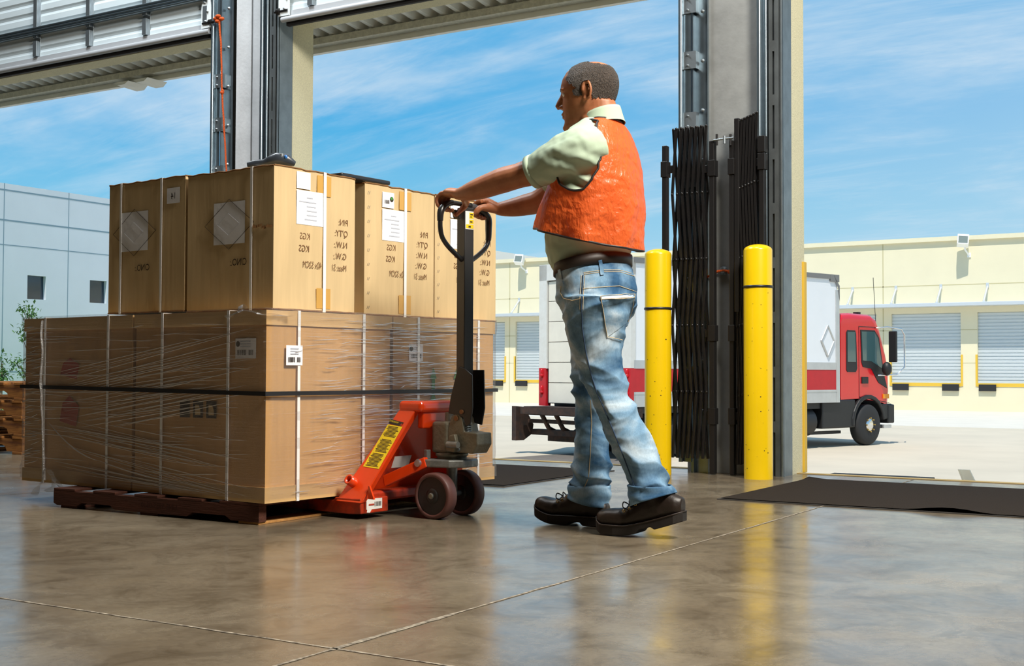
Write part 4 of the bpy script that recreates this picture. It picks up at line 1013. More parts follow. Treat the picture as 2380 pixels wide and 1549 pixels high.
for px_ in (1666, 1698):
    m = MB(); m.tube([gy(px_, 312, gYl-.028), gy(px_, 338, gYl-.028)], .007, 6); m.build('pin', M_black, hk)
# ---- bollards
def bollard(px, pyb, pyt, r, label, zband):
    c = gz(px, pyb); c = c+Vector((-.47, .88, 0))*r*.9
    t = thing('bollard', label, 'bollard', c)
    d = depth_of(c); zt = gp(px, pyt, c, (ray(px, 774).x, ray(px, 774).y, 0)).z
    m = MB(); h = zt; prof = [(0, r), (h-r*.45, r)]
    for k in range(1, 9): a = PI/2*k/8; prof.append((h-r*.45+r*.45*math.sin(a), r*math.cos(a)+.0001))
    m.lathe(prof, c, (0, 0, 1), 48); m.build('sleeve', M_yel, t)
    b = MB(); b.lathe([(0, r+.0005), (.001, r+.004), (.012, r+.004), (.013, r+.0005)], c+UP*zband, (0, 0, 1), 48); b.build('black_band', M_bstrap, t)
    s = MB(); rn = random.Random(px)
    for k in range(26):
        a = rn.uniform(-2.6, -.4); z = h*rn.random()**1.6*.8+.03; q = c+Vector((math.cos(a), math.sin(a), 0))*(r+.0004)+UP*z; tg = Vector((-math.sin(a), math.cos(a), 0)); w = rn.uniform(.0008, .0045); hh = rn.uniform(.001, .005)
        s.add([q-tg*w, q-UP*hh, q+tg*w, q+UP*hh*.8], [(0, 1, 2, 3)])
    s.build('chips', M_inkd, t, recalc=False)['kind'] = 'stuff'
    return t
bollard(1767, 1116, 568, .0765, 'yellow bollard with a black band near its top, right of the pair', 1.02)
bollard(1531, 1105, 579, .0740, 'yellow bollard with a black band lower down, nearest the worker', .915)
# ---- entrance mats
M_mat = mat('mat_pile', s2l(36, 30, 25), .95, spec=.08, var=(260, .75, 3), col2=s2l(58, 50, 43), bump=(300, .6))
M_medge = mat('mat_edge', s2l(60, 56, 52), .6)
def mat_(x0, x1, y0, y1, label):
    t = thing('floor_mat', label, 'mat', ((x0+x1)/2, (y0+y1)/2, 0))
    m = MB(); nx, ny = 60, 12; vs = []
    for j in range(ny+1):
        for i in range(nx+1):
            x, y = x0+.012+(x1-x0-.024)*i/nx, y0+.012+(y1-y0-.024)*j/ny
            e = max(0, 1-min(j, ny-j)/1.2); vs.append((x, y, .008+e*max(0, noise.noise(Vector((x*3.1, y, 7)))-.25)*.03))
    m.add(vs, [(j*(nx+1)+i, j*(nx+1)+i+1, (j+1)*(nx+1)+i+1, (j+1)*(nx+1)+i) for j in range(ny) for i in range(nx)], True)
    m.build('carpet', M_mat, t)
    MB().bx(x0, x1, y0, y1, .0005, .0045).build('rubber_base', M_medge, t)
mat_(-2.14, .9, 5.245, 6.50, 'dark grey entrance mat on the floor of the open right bay')
mat_(-6.3, -3.245, 5.23, 6.425, 'dark grey entrance mat half hidden behind the wrapped load')
# ---- rubber strip and steel wedge on the dock edge at the right
ds = thing('dock_seal', 'worn dark rubber strip lying along the dock edge right of the pier', 'rubber strip', gy(2050, 1110, SILL+.04))
m = MB(); a, b = gy(1932, 1104, SILL+.04), gy(2168, 1112, SILL+.04); m.bx(a.x, b.x, SILL+.002, SILL+.09, -.09, .004); m.build('strip', M_rub, ds, bevel=.004)
wd = thing('steel_wedge', 'grey steel plate wedge standing at the dock edge on the right', 'wedge', gy(2255, 1120, SILL+.06))
m = MB(); P_ = [gy(2225, 1092, SILL+.35), gy(2252, 1093, SILL+.35), gy(2278, 1121, SILL+.06), gy(2248, 1120, SILL+.06)]
m.prism([(0, 0), (.055, 0), (.11, -.12), (.045, -.12)], gy(2228, 1092, SILL+.06), (1, 0, 0), UP, (0, .02, 0)); m.prism([(0, 0), (.045, -.12), (.05, -.12), (.012, .0)], gy(2226, 1092, SILL+.045), (1, 0, 0), UP, (0, .03, 0)); m.build('plate', mat('wedge_paint', s2l(176, 180, 172), .6), wd)
# ---- stack of pallets at the left edge
M_pal = mat('stack_wood', s2l(176, 118, 54), .8, var=(5, .45, 8), col2=s2l(96, 54, 24), stretch=(1, 7, 7))
psx, psy = -7.15, 5.42
def stack_pallet(z, label, dx):
    t = thing('stacked_pallet', label, 'pallet', (psx-.55+dx, psy+.5, z), 0, 'stack of wooden pallets at the left edge')
    for k in range(3):
        y = psy+.49*k; m = MB(); x1 = psx+dx; x0 = x1-1.15; zz = z+.018; pr = [(x0, zz), (x0+.16, zz)]
        for a in (x0+.16, x1-.16-.26):
            pr += [(a+.0, zz), (a+.015, zz+.03), (a+.05, zz+.045), (a+.21, zz+.045), (a+.245, zz+.03), (a+.26, zz)]
        pr += [(x1, zz), (x1, zz+.085), (x0, zz+.085)]
        q = []
        for p in pr:
            if not q or (abs(p[0]-q[-1][0])+abs(p[1]-q[-1][1])) > 1e-6: q.append(p)
        m.prism(q, (0, y, 0), (1, 0, 0), UP, (0, .04, 0)); m.build('stringer', M_pal, t)
    for k in range(6):
        MB().bx(psx+dx-1.15+.21*k, psx+dx-1.15+.21*k+.10, psy-.005, psy+1.03, z+.1035, z+.120).build('deck_board', M_pal, t, bevel=.002)
    for k in range(3):
        MB().bx(psx+dx-1.15+.525*k, psx+dx-1.15+.525*k+.10, psy-.005, psy+1.03, z, z+.0175).build('bottom_board', M_pal, t, bevel=.002)
for k, (lb, dx) in enumerate((('wooden pallet at the bottom of the stack on the left', 0), ('wooden pallet second from the bottom of the left stack', .012), ('wooden pallet third from the bottom of the left stack', -.01), ('wooden pallet on top of the stack at the left edge', .01))):
    stack_pallet(.0005+.1205*k, lb, dx)
# ================================================================== pallet truck
M_org = mat('jack_orange', s2l(232, 66, 14), .30, coat=.4, var=(9, .12, 5))
M_orgw = mat('jack_orange_worn', s2l(206, 58, 20), .42, var=(14, .45, 7), col2=s2l(110, 40, 22))
M_pump = mat('cast_grey', s2l(134, 128, 110), .5, .35, var=(16, .35, 6), bump=(60, .25))
M_zinc = mat('zinc_plate', s2l(152, 154, 150), .45, .55, var=(30, .5, 5))
M_hub = mat('wheel_hub', (.014, .011, .010), .45)
M_poly = mat('wheel_tread', s2l(104, 66, 60), .5, var=(10, .2))
M_hand = mat('handle_black', (.016, .015, .015), .34, spec=.6)
M_pole = mat('pole_paint', s2l(46, 46, 46), .42, spec=.6)
M_ylab = mat('yellow_sticker', s2l(238, 206, 30), .4)
M_wlab = mat('white_sticker', s2l(232, 230, 224), .45)
JO = Vector((-2.765, 4.065, 0)); JX = -AV; JY = BV
def J(x, y, z): return JO+JX*x+JY*y+UP*z
jk = thing('pallet_jack', 'orange hand pallet truck with black handle pushed under the wrapped carton load', 'pallet jack', JO, -LT)
def jbox(mb, x0, x1, y0, y1, z0, z1):
    return mb.hexa([J(x0, y0, z0), J(x1, y0, z0), J(x1, y1, z0), J(x0, y1, z0), J(x0, y0, z1), J(x1, y0, z1), J(x1, y1, z1), J(x0, y1, z1)])
def jp(px, py, y): return gp(px, py, J(0, y, 0), JY)
FH = .080
for sg in (-1, 1):
    y0, y1 = (-.305, -.150) if sg < 0 else (.165, .320)
    m = MB()
    m.prism([(-1.05, .036), (-1.0, .064), (-.40, .066), (-.345, .068), (-.335, FH-.001), (-.20, FH), (-.197, .022), (-.26, .018), (-1.0, .024)], J(0, y0, 0), JX, UP, JY*(y1-y0)); f = m.build('fork', M_orgw, jk, bevel=.004)
    if sg < 0:
        m = MB(); q = J(-.1962, y0+.03, .036); m.quad(q, q+JY*.088, q+JY*.088+UP*.04, q+UP*.042); m.quad(q+JY*.005-JX*0, q+JY*.03, q+JY*.02-UP*.012, q+JY*.002-UP*.01); s_ = m.build('torn_sticker', M_wlab, f, recalc=False)
        bars(s_, q+JX*.0006+JY*.045+UP*.010, JY, UP, .036, .018, 9); m = MB(); r_ = random.Random(2)
        for k in range(5): m.ell(q+JX*.0006+JY*(.016+.006*k)+UP*.018, (.001, .004, .004))
        m.build('sticker_print', M_red, s_)
# A-frame legs (near one placed on its own sloping plane)
yb_, yt_ = -.300, -.100
nleg = (JX.cross((JY*(yt_-yb_)+UP*(.442-FH)))).normalized()
def lp(px, py): return gp(px, py, J(0, yb_, FH), nleg)
LB = [lp(780, 1165), lp(838, 1171), lp(964, 957), lp(935, 943)]
loc = lambda p: Vector(((p-JO).dot(JX), (p-JO).dot(JY), p.z))
LL = [loc(p) for p in LB]
for sg in (-1, 1):
    q = [J(p.x, p.y if sg < 0 else -p.y+.015, p.z) for p in LL]; inn = JY*(.006 if sg < 0 else -.006)
    m = MB(); m.hexa([*q, *[p+inn for p in q]])
    fl_ = JY*(.034 if sg < 0 else -.034)-JX*.004             # returned flanges of the channel
    m.hexa([q[1], q[2], q[2]+fl_, q[1]+fl_, q[1]-JX*.006, q[2]-JX*.006, q[2]+fl_-JX*.006, q[1]+fl_-JX*.006])
    m.hexa([q[0], q[3], q[3]+fl_, q[0]+fl_, q[0]+JX*.006, q[3]+JX*.006, q[3]+fl_+JX*.006, q[0]+fl_+JX*.006])
    lg_ = m.build('frame_leg', M_org, jk, bevel=.003)
    if sg < 0:
        d = -nleg*.0012 if nleg.dot(CAMP-q[0]) < 0 else nleg*.0012
        Q = lambda px, py: lp(px, py)+d
        m = MB(); m.add([Q(909, 975), Q(939, 983), Q(932, 992), Q(903, 985)], [(0, 1, 2, 3)]); st = m.build('warning_sticker', M_black, lg_, recalc=False)
        m = MB(); m.add([Q(902, 987), Q(936, 993), Q(881, 1091), Q(844, 1085)], [(0, 1, 2, 3)]); st2 = m.build('warning_sticker', M_ylab, lg_, recalc=False)
        m = MB(); rr = random.Random(4)
        for k in range(34):
            t = .03+.95*k/34; a, b = lp(902, 987).lerp(lp(844, 1085), t)+d*1.6, lp(936, 993).lerp(lp(881, 1091), t)+d*1.6
            if k in (9, 10, 22): continue
            s0, s1 = rr.uniform(.06, .2), rr.uniform(.75, .94); u0, u1 = a.lerp(b, s0), a.lerp(b, s1); v_ = (lp(844, 1085)-lp(902, 987))*.012; m.quad(u0, u1, u1+v_, u0+v_)
        m.build('sticker_print', M_inkd, st2, recalc=False)
        m = MB(); m.add([Q(929, 990)+d*.5, Q(934, 991)+d*.5, Q(936, 984)+d*.5], [(0, 1, 2)]); m.build('warning_triangle', M_red, st, recalc=False)
        text_part('WARNING', .011, lp(926, 986)+d*1.8, (lp(909, 975)-lp(939, 983)).normalized(), (lp(909, 975)-lp(903, 985)).normalized(), M_ylab, st, 'sticker_print')
        c = lp(822, 1123); m = MB(); m.lathe([(0, .020), (.034, .020), (.034, .013), (.0, .013)], c, -nleg if nleg.y > 0 else nleg, 20); m.build('pivot_boss', M_org, lg_)
        m = MB(); a = J(LL[1].x+.02, LL[1].y+.02, FH); m.hexa([a, a+JX*.03, a+JX*.03+JY*.008, a+JY*.008, a+UP*.05-JX*.0, a+UP*.05+JX*.006, a+UP*.05+JX*.006+JY*.008, a+UP*.05+JY*.008]); m.build('gusset', M_org, lg_)
m = MB(); jbox(m, LL[3].x-.012, LL[2].x+.035, -.118, .125, .408, .452); m.build('frame_head', M_org, jk, bevel=.016, seg=4)
m = MB(); jbox(m, LL[2].x-.01, LL[2].x+.02, -.09, .10, .345, .41); m.build('head_skirt', M_org, jk, bevel=.006)
m = MB(); m.add([J(-.295, -.25, .10), J(-.295, .26, .10), J(LL[3].x, .09, .42), J(LL[3].x, -.085, .42)], [(0, 1, 2, 3)]); m.build('bulkhead', M_org, jk, solid=.006)
m = MB(); q = J(-.225, -.105, .185); v_ = (J(LL[3].x, 0, .42)-J(-.30, 0, .10)).normalized(); m.quad(q, q+JY*.10, q+JY*.10+v_*.05, q+v_*.05); m.build('data_plate', M_wlab, jk, recalc=False)
m = MB(); jbox(m, -.29, -.22, -.28, .29, .060, .1); m.build('torsion_tube', M_orgw, jk, bevel=.01)
for y in (-.10, .10):                                       # push rods running to the forks
    m = MB(); m.hexa([J(-.21, y-.05*(1 if y < 0 else -1)-.012, .115), J(-.21, y-.05*(1 if y < 0 else -1)+.012, .115), J(-.035, y+.012, .198), J(-.035, y-.012, .198), J(-.22, y-.05*(1 if y < 0 else -1)-.012, .158), J(-.22, y-.05*(1 if y < 0 else -1)+.012, .158), J(-.05, y+.012, .236), J(-.05, y-.012, .236)]); m.build('push_rod', M_org, jk, bevel=.004)
# steering plate, kingpin, wheels
m = MB(); m.prism([(-.095, -.110), (-.02, -.108), (.055, -.085), (.095, -.045), (.10, .0), (.095, .045), (.055, .085), (-.02, .108), (-.095, .110), (-.075, .06), (-.075, -.06)], J(0, 0, .197), JX, JY, UP*.030); m.build('steering_plate', M_zinc, jk, bevel=.005)
m = MB(); m.cyl(J(-.07, -.112, .212), J(-.07, -.128, .212), .014, 12); m.build('pin', M_galv, jk)
m = MB(); m.cyl(J(0, 0, .10), J(0, 0, .198), .022, 16); m.build('kingpin', M_zinc, jk)
m = MB(); m.lathe([(0, .058), (.010, .058), (.012, .064), (.022, .064), (.024, .05)], J(0, 0, .227), UP, 28); m.build('bearing_ring', M_pump, jk)
m = MB(); jbox(m, -.072, -.056, -.085, -.062, .227, .262); m.build('stop_lug', M_zinc, jk, bevel=.002)
m = MB(); m.cyl(J(0, -.125, .0895), J(0, .11, .0895), .012, 12); m.build('axle', M_galv, jk)
for y in (-.096, .074):
    m = MB(); r = .0892; m.lathe([(.026, r-.016), (-.026, r-.016), (-.026, r-.005), (-.020, r), (.020, r), (.026, r-.005), (.026, r-.016)], J(0, y, r), JY, 44, False); wh = m.build('steer_wheel', M_poly, jk)
    m = MB(); m.lathe([(-.022, r-.014), (-.012, r-.026), (-.010, .034), (-.026, .028), (-.028, .016), (-.024, .0), (.024, 0), (.026, .028), (.010, .034), (.022, r-.014)], J(0, y, r), JY, 40); h_ = m.build('hub', M_hub, wh)
    m = MB(); m.cyl(J(0, y-.034, r), J(0, y-.024, r), .010, 6); m.build('axle_nut', M_pump, wh)
# pump body and casting
m = MB(); m.lathe([(0, .050), (.006, .053), (.118, .053), (.124, .048), (.126, .024), (.16, .024), (.16, .0)], J(-.005, 0, .248), UP, 30); m.build('pump_cylinder', M_pump, jk)
m = MB(); jbox(m, -.062, .02, -.054, .054, .25, .372); m.build('pump_body', M_pump, jk, bevel=.012, seg=3)
py_ = -.048
pq = [(1040, 1000), (1049, 968), (1058, 961), (1068, 963), (1074, 975), (1078, 1004), (1108, 1008), (1109, 1035), (1098, 1056), (1066, 1053), (1042, 1046)]
pts = [loc(jp(a, b, py_)) for a, b in pq]
m = MB(); m.prism([(p.x, p.z) for p in pts], J(0, py_, 0), JX, UP, JY*.092); m.build('pump_casting', M_pump, jk, bevel=.004)
m = MB(); c = jp(1061, 973, py_); m.cyl(c-JY*.006, c+JY*.004, .010, 14); m.build('pivot_pin', mat('rusty_bolt', s2l(136, 96, 62), .6, .5), jk)
m = MB(); a = loc(jp(1050, 1030, py_)); m.prism([(a.x-.012, a.z-.03), (a.x+.03, a.z-.035), (a.x+.04, a.z), (a.x+.03, a.z+.035), (a.x+.005, a.z+.03), (a.x-.01, a.z+.0)], J(0, py_-.022, 0), JX, UP, JY*.02); m.build('release_pedal', M_pump, jk, bevel=.004)
m = MB(); c = jp(1046, 1034, py_-.02); m.cyl(c-JX*.012, c+JX*.04, .013, 14); m.build('release_valve', M_zinc, jk)
m = MB(); c = jp(1066, 1046, py_); m.cyl(c-JY*.005, c, .008, 6); m.build('bolt', M_galvd, jk)
# spring and piston
sp = []; c0 = jp(1086, 1008, -.02)
for k in range(60): sp.append(c0+(JX*math.cos(k*.42)+JY*math.sin(k*.42))*.014+UP*(.036*k/59))
m = MB(); m.tube(sp, .0032, 6); m.build('spring', M_galvd, jk)
m = MB(); m.cyl(c0, c0+UP*.085, .007, 12); m.lathe([(.036, .02), (.043, .02)], c0, UP, 20); m.build('piston', M_zinc, jk); 
m = MB(); m.ell(c0+UP*.087, (.010, .010, .009)); m.build('roller', M_galv, jk)
# handle: bracket, pole, loop
HX, HY = .077, -.018
for y in (-.042, .030):
    pq = [(1067, 852), (1083, 858), (1099, 872), (1100, 948), (1095, 985), (1086, 992), (1078, 970), (1044, 961), (1049, 925), (1060, 880)]
    if y > 0: pq = [(1067, 860), (1099, 860), (1101, 950), (1094, 990), (1078, 985), (1056, 960)]
    pp = [loc(jp(a, b, -.042)) for a, b in pq]
    m = MB(); m.prism([(p.x, p.z) for p in pp], J(0, HY+y+.018-.006, 0), JX, UP, JY*.007); m.build('handle_bracket', M_hand, jk, bevel=.002)
m = MB(); c = jp(1076, 958, -.042); m.cyl(c-JY*.012, c+JY*.002, .009, 12); m.build('pivot_pin', mat('rusty_bolt', (1, 1, 1)), jk)
JR = Matrix.Rotation(-LT-.17, 3, 'Z'); PX = JR @ Vector((1, 0, 0)); PY = JR @ Vector((0, 1, 0))
PB = J(HX, HY, 0)
ztop = gp(1082, 484, PB, (ray(1082, 774).x, ray(1082, 774).y, 0)).z
m = MB(); w_ = .0235; m.hexa([PB-PX*w_-PY*w_+UP*.40, PB+PX*w_-PY*w_+UP*.40, PB+PX*w_+PY*w_+UP*.40, PB-PX*w_+PY*w_+UP*.40, PB-PX*w_-PY*w_+UP*ztop, PB+PX*w_-PY*w_+UP*ztop, PB+PX*w_+PY*w_+UP*ztop, PB-PX*w_+PY*w_+UP*ztop]); pole = m.build('handle_pole', M_pole, jk, bevel=.003)
zz = lambda py: gp(1088, py, PB+PX*w_, PX).z
m = MB(); e = PX*(w_+.0008)
def pq_(y0, y1, z0, z1, k=1): return [PB+e*k+PY*y0+UP*z0, PB+e*k+PY*y1+UP*z0, PB+e*k+PY*y1+UP*z1, PB+e*k+PY*y0+UP*z1]
m.add(pq_(-.021, .021, zz(533), zz(491)), [(0, 1, 2, 3)]); ps = m.build('sticker', M_wlab, pole, recalc=False)
for (a, b, yy0) in ((531, 522, -.018), (520, 510, -.001), (508, 494, -.001)):
    m = MB(); m.add(pq_(yy0, .020, zz(a), zz(b), 1.03), [(0, 1, 2, 3)]); m.build('sticker_panel', M_ylab, ps, recalc=False)
m = MB()
for (a, b, y0_, y1_) in ((505, 503, .003, .012), (500, 497, .003, .016), (517, 514, .002, .014), (529, 525, -.006, .006)): m.add(pq_(y0_, y1_, zz(a), zz(b), 1.06), [(0, 1, 2, 3)])
m.build('sticker_print', M_inkd, ps, recalc=False)
LPp = lambda a, b: gp(a, b, PB, JX)
def smooth_path(P, n=6):
    P = [Vector(p) for p in P]; Q = []
    for i in range(len(P)-1):
        a, b, c, d = P[max(i-1, 0)], P[i], P[i+1], P[min(i+2, len(P)-1)]
        for k in range(n):
            t = k/n; Q.append(.5*((2*b)+(c-a)*t+(2*a-5*b+4*c-d)*t*t+(3*b-a-3*c+d)*t**3))
    Q.append(P[-1]); return Q
lpx = [(1075, 606), (1058, 590), (1040, 571), (1028, 552), (1023.5, 532), (1023, 510), (1024.5, 492), (1032, 479), (1046, 472), (1062, 473), (1080, 477), (1098, 481), (1114, 487), (1127, 497), (1135, 510), (1135.5, 535), (1135, 556), (1131, 572), (1118, 588), (1098, 604), (1084, 612)]
m = MB(); m.tube(smooth_path([LPp(a, b) for a, b in lpx]), .0095, 12); loop = m.build('handle_loop', M_hand, jk)
for a, b in ((4.9, 8.6), (11.6, 16.4)):
    sp_ = smooth_path([LPp(x, y) for x, y in lpx], 6); m = MB(); seg = sp_[int(a*6):int(b*6)]; n = len(seg); m.tube(seg, [.0115+.0022*min(1, 3*min(i, n-1-i)/n) for i in range(n)], 14); m.build('rubber_grip', mat('grip_rubber', (.02, .02, .02), .3, spec=.6), loop)
m = MB(); m.tube([LPp(1092, 480), LPp(1105, 484)], [.0145, .0145], 14); m.build('grip_sleeve', mat('grey_grip', s2l(70, 72, 74), .4), loop)
m = MB(); a = loc(LPp(1066, 497)); m.prism([(-.03, .012), (.008, .012), (.010, -.018), (-.004, -.022), (-.012, 0)], J(HX-.02, HY-.045, a.z), JY, UP, JX*.03); m.build('trigger_lever', M_hand, jk, bevel=.003)
# ================================================================== worker
M_skin = mat('skin', s2l(178, 116, 78), .48, var=(22, .14, 5), col2=s2l(158, 96, 64), spec=.45)
for n_ in M_skin.node_tree.nodes:
    if n_.type == 'BSDF_PRINCIPLED':
        n_.inputs['Subsurface Weight'].default_value = .12; n_.inputs['Subsurface Radius'].default_value = (.02, .008, .004); n_.inputs['Subsurface Scale'].default_value = .4
M_hair = mat('short_hair', s2l(34, 28, 25), .6, var=(380, .7, 2), col2=s2l(84, 72, 62), bump=(420, .8), stretch=(1, 1, .35))
M_brow = mat('eyebrow_hair', s2l(34, 26, 22), .7)
M_shirt = mat('shirt_green', s2l(178, 197, 172), .8, var=(5, .08), bump=(400, .06))
M_belt = mat('belt_leather', s2l(48, 36, 28), .55, var=(8, .3))
M_boot = mat('boot_leather', s2l(44, 33, 26), .44, var=(9, .35, 6), bump=(60, .12))
M_sole = mat('boot_sole', s2l(40, 34, 30), .7, var=(12, .3))
M_eyelet = mat('brass_eyelet', s2l(200, 170, 110), .25, .9)
M_lace = mat('lace', s2l(40, 32, 26), .8)
M_trim = mat('vest_trim', (.018, .016, .016), .5)
M_stitch = mat('stitching', s2l(214, 190, 150), .8)
M_seam = mat('dark_seam', s2l(44, 66, 92), .85)
def denim():
    m = bpy.data.materials.new('denim'); m.use_nodes = True; t = m.node_tree; L = t.links; b = t.nodes['Principled BSDF']; b.inputs['Roughness'].default_value = .85; b.inputs['Specular IOR Level'].default_value = .25
    co = t.nodes.new('ShaderNodeTexCoord')
    def nz(s, d, st): 
        mp = t.nodes.new('ShaderNodeMapping'); mp.inputs['Scale'].default_value = st; L.new(co.outputs['Object'], mp.inputs[0])
        n = t.nodes.new('ShaderNodeTexNoise'); n.inputs['Scale'].default_value = s; n.inputs['Detail'].default_value = d; n.inputs['Distortion'].default_value = .6; L.new(mp.outputs[0], n.inputs['Vector']); return n.outputs[0]
    r = t.nodes.new('ShaderNodeValToRGB'); L.new(nz(5.0, 6, (1, 1, 1.5)), r.inputs[0]); e = r.color_ramp.elements
    e[0].position, e[0].color = .34, (*s2l(52, 92, 128), 1); e[1].position, e[1].color = .66, (*s2l(196, 214, 226), 1)
    k = r.color_ramp.elements.new(.5); k.color = (*s2l(124, 160, 188), 1)
    r2 = t.nodes.new('ShaderNodeValToRGB'); L.new(nz(240, 3, (1, 1, .5)), r2.inputs[0]); r2.color_ramp.elements[0].color = (.8, .8, .8, 1); r2.color_ramp.elements[0].position = .3; r2.color_ramp.elements[1].position = .7
    mx = t.nodes.new('ShaderNodeMix'); mx.data_type = 'RGBA'; mx.blend_type = 'MULTIPLY'; mx.inputs[0].default_value = 1; L.new(r.outputs[0], mx.inputs[6]); L.new(r2.outputs[0], mx.inputs[7]); L.new(mx.outputs[2], b.inputs['Base Color']); return m
M_denim = denim()
def vestm():
    m = bpy.data.materials.new('orange_vest'); m.use_nodes = True; t = m.node_tree; L = t.links; b = t.nodes['Principled BSDF']
    b.inputs['Base Color'].default_value = (*s2l(255, 118, 56), 1); b.inputs['Roughness'].default_value = .36; b.inputs['Specular IOR Level'].default_value = .6
    co = t.nodes.new('ShaderNodeTexCoord')
    def ridge(scale, st, dist):
        mp = t.nodes.new('ShaderNodeMapping'); mp.inputs['Scale'].default_value = st; mp.inputs['Rotation'].default_value = (0, .5, .3); L.new(co.outputs['Object'], mp.inputs[0])
        n = t.nodes.new('ShaderNodeTexNoise'); n.inputs['Scale'].default_value = scale; n.inputs['Detail'].default_value = 3; n.inputs['Distortion'].default_value = dist; L.new(mp.outputs[0], n.inputs['Vector'])
        s = t.nodes.new('ShaderNodeMath'); s.operation = 'SUBTRACT'; s.inputs[1].default_value = .5; L.new(n.outputs[0], s.inputs[0]); q = t.nodes.new('ShaderNodeMath'); q.operation = 'ABSOLUTE'; L.new(s.outputs[0], q.inputs[0]); return q.outputs[0]
    ad = t.nodes.new('ShaderNodeMath'); ad.operation = 'ADD'; L.new(ridge(13, (1, 1, .55), .25), ad.inputs[0]); L.new(ridge(34, (1, 1, .6), .2), ad.inputs[1])
    bp = t.nodes.new('ShaderNodeBump'); bp.inputs['Strength'].default_value = .75; bp.inputs['Distance'].default_value = .014; bp.invert = True; L.new(ad.outputs[0], bp.inputs['Height']); L.new(bp.outputs[0], b.inputs['Normal'])
    tl = t.nodes.new('ShaderNodeBsdfTranslucent'); tl.inputs[0].default_value = (*s2l(255, 100, 40), 1); L.new(bp.outputs[0], tl.inputs['Normal'])
    ms = t.nodes.new('ShaderNodeMixShader'); ms.inputs[0].default_value = .36; L.new(b.outputs[0], ms.inputs[1]); L.new(tl.outputs[0], ms.inputs[2])
    L.new(ms.outputs[0], t.nodes['Material Output'].inputs[0]); return m
M_vest = vestm()
man = thing('person', 'person in an orange safety vest and faded jeans pushing the pallet jack handle', 'person', (-2.08, 4.0, 0))
def remesh(mb, name, mt, parent, voxel, sm=3, fn=None):
    me = bpy.data.meshes.new('tmp'); me.from_pydata([Vector(v) for v in mb.v], [], mb.f)
    bm = bmesh.new(); bm.from_mesh(me); bmesh.ops.remove_doubles(bm, verts=bm.verts, dist=1e-5); bmesh.ops.recalc_face_normals(bm, faces=bm.faces); bm.to_mesh(me); bm.free()
    o = bpy.data.objects.new('tmp', me); COL.objects.link(o)
    r = o.modifiers.new('r', 'REMESH'); r.mode = 'VOXEL'; r.voxel_size = voxel; r.adaptivity = 0
    s = o.modifiers.new('s', 'SMOOTH'); s.factor = .5; s.iterations = sm
    bpy.context.view_layer.update(); dg = bpy.context.evaluated_depsgraph_get()
    m2 = bpy.data.meshes.new_from_object(o.evaluated_get(dg)); bpy.data.objects.remove(o); m2.name = name
    M = rootm(parent).inverted(); n = len(m2.vertices); co = np.empty(n*3); m2.vertices.foreach_get('co', co); co = co.reshape(-1, 3)
    if fn:
        no = np.empty(n*3); m2.vertices.foreach_get('normal', no); no = no.reshape(-1, 3); co = co+no*np.array([fn(Vector(p), Vector(q)) for p, q in zip(co, no)])[:, None]
    T = np.array(M.translation); Rm = np.array(M.to_3x3()); co = co @ Rm.T+T
    m2.vertices.foreach_set('co', co.ravel()); m2.polygons.foreach_set('use_smooth', [True]*len(m2.polygons)); m2.materials.clear(); m2.materials.append(mt); m2.update()
    ob = bpy.data.objects.new(name, m2); COL.objects.link(ob); ob.parent = parent; return ob
SRX, SRY = math.cos(YAW), math.sin(YAW)
def ring(xl, xr, py, Y, ry=None, n=28, tilt=0.0, f=1.0):
    c = gy((xl+xr)/2, py, Y); w = (xr-xl)/2*depth_of(c)/FPX*f
    if ry is None: rx = ry = w
    else: rx = math.sqrt(max(w*w-(SRY*ry)**2, (.3*w)**2))/SRX
    return [Vector((c.x+rx*math.cos(2*PI*k/n), c.y+ry*math.sin(2*PI*k/n), c.z+tilt*rx*math.cos(2*PI*k/n))) for k in range(n)]
YM = 4.035
# ---- body: head, neck, torso, arms and hands in one skin surface
body = MB()
psi = math.radians(14.5); HF = Vector((-math.cos(psi), -math.sin(psi), 0)); HL = Vector((math.sin(psi), -math.cos(psi), 0))
HO = gy(1362, 211, 3.962)-HL*.080
nod = math.radians(3); HU = UP.copy()
HF = (HF*math.cos(nod)-UP*math.sin(nod)); HU = (UP*math.cos(nod)+Vector((-math.cos(psi), -math.sin(psi), 0))*math.sin(nod))
HR = Matrix((HF, HL, HU)).transposed()
def Hd(f, l, u): return HO+HF*f+HL*l+HU*u
def he(c, r, R=None, nu=20, nv=12): body.ell(Hd(*c), r, HR if R is None else HR @ R, nu, nv)
HP = [(.1205, .012, -.022, .016), (.116, .040, -.046, .036), (.106, .066, -.068, .053), (.09, .088, -.087, .066), (.066, .104, -.100, .076), (.042, .1115, -.104, .080), (.024, .1135, -.103, .0805), (.008, .106, -.099, .079), (-.008, .105, -.094, .078), (-.025, .1065, -.086, .0765), (-.042, .1075, -.076, .073), (-.058, .108, -.066, .069), (-.074, .105, -.058, .064), (-.09, .104, -.05, .058), (-.106, .1085, -.036, .050), (-.119, .104, -.010, .039), (-.128, .090, .02, .026), (-.131, .072, .04, .012)]
HRG = []
for u, ff, fb, w in HP:
    fc = .012 if u > -.1 else (ff+fb)/2; r_ = []
    for k in range(40):
        a = 2*PI*k/40; c_, s_ = math.cos(a), math.sin(a)
        f = fc+(ff-fc)*abs(c_)**.92*(1 if c_ > 0 else 0)-(fc-fb)*abs(c_)*(1 if c_ < 0 else 0)
        r_.append(Hd(f, w*math.copysign(abs(s_)**.95, s_)*(1-.10*max(0, c_)), u))
    HRG.append(r_)
body.loft(HRG)
body.tube([Hd(.103, 0, .016), Hd(.109, 0, .002), Hd(.118, 0, -.014), Hd(.126, 0, -.028), Hd(.122, 0, -.038)], [.010, .011, .0125, .0125, .008], 14); he((.108, 0, -.022), (.016, .0125, .022))
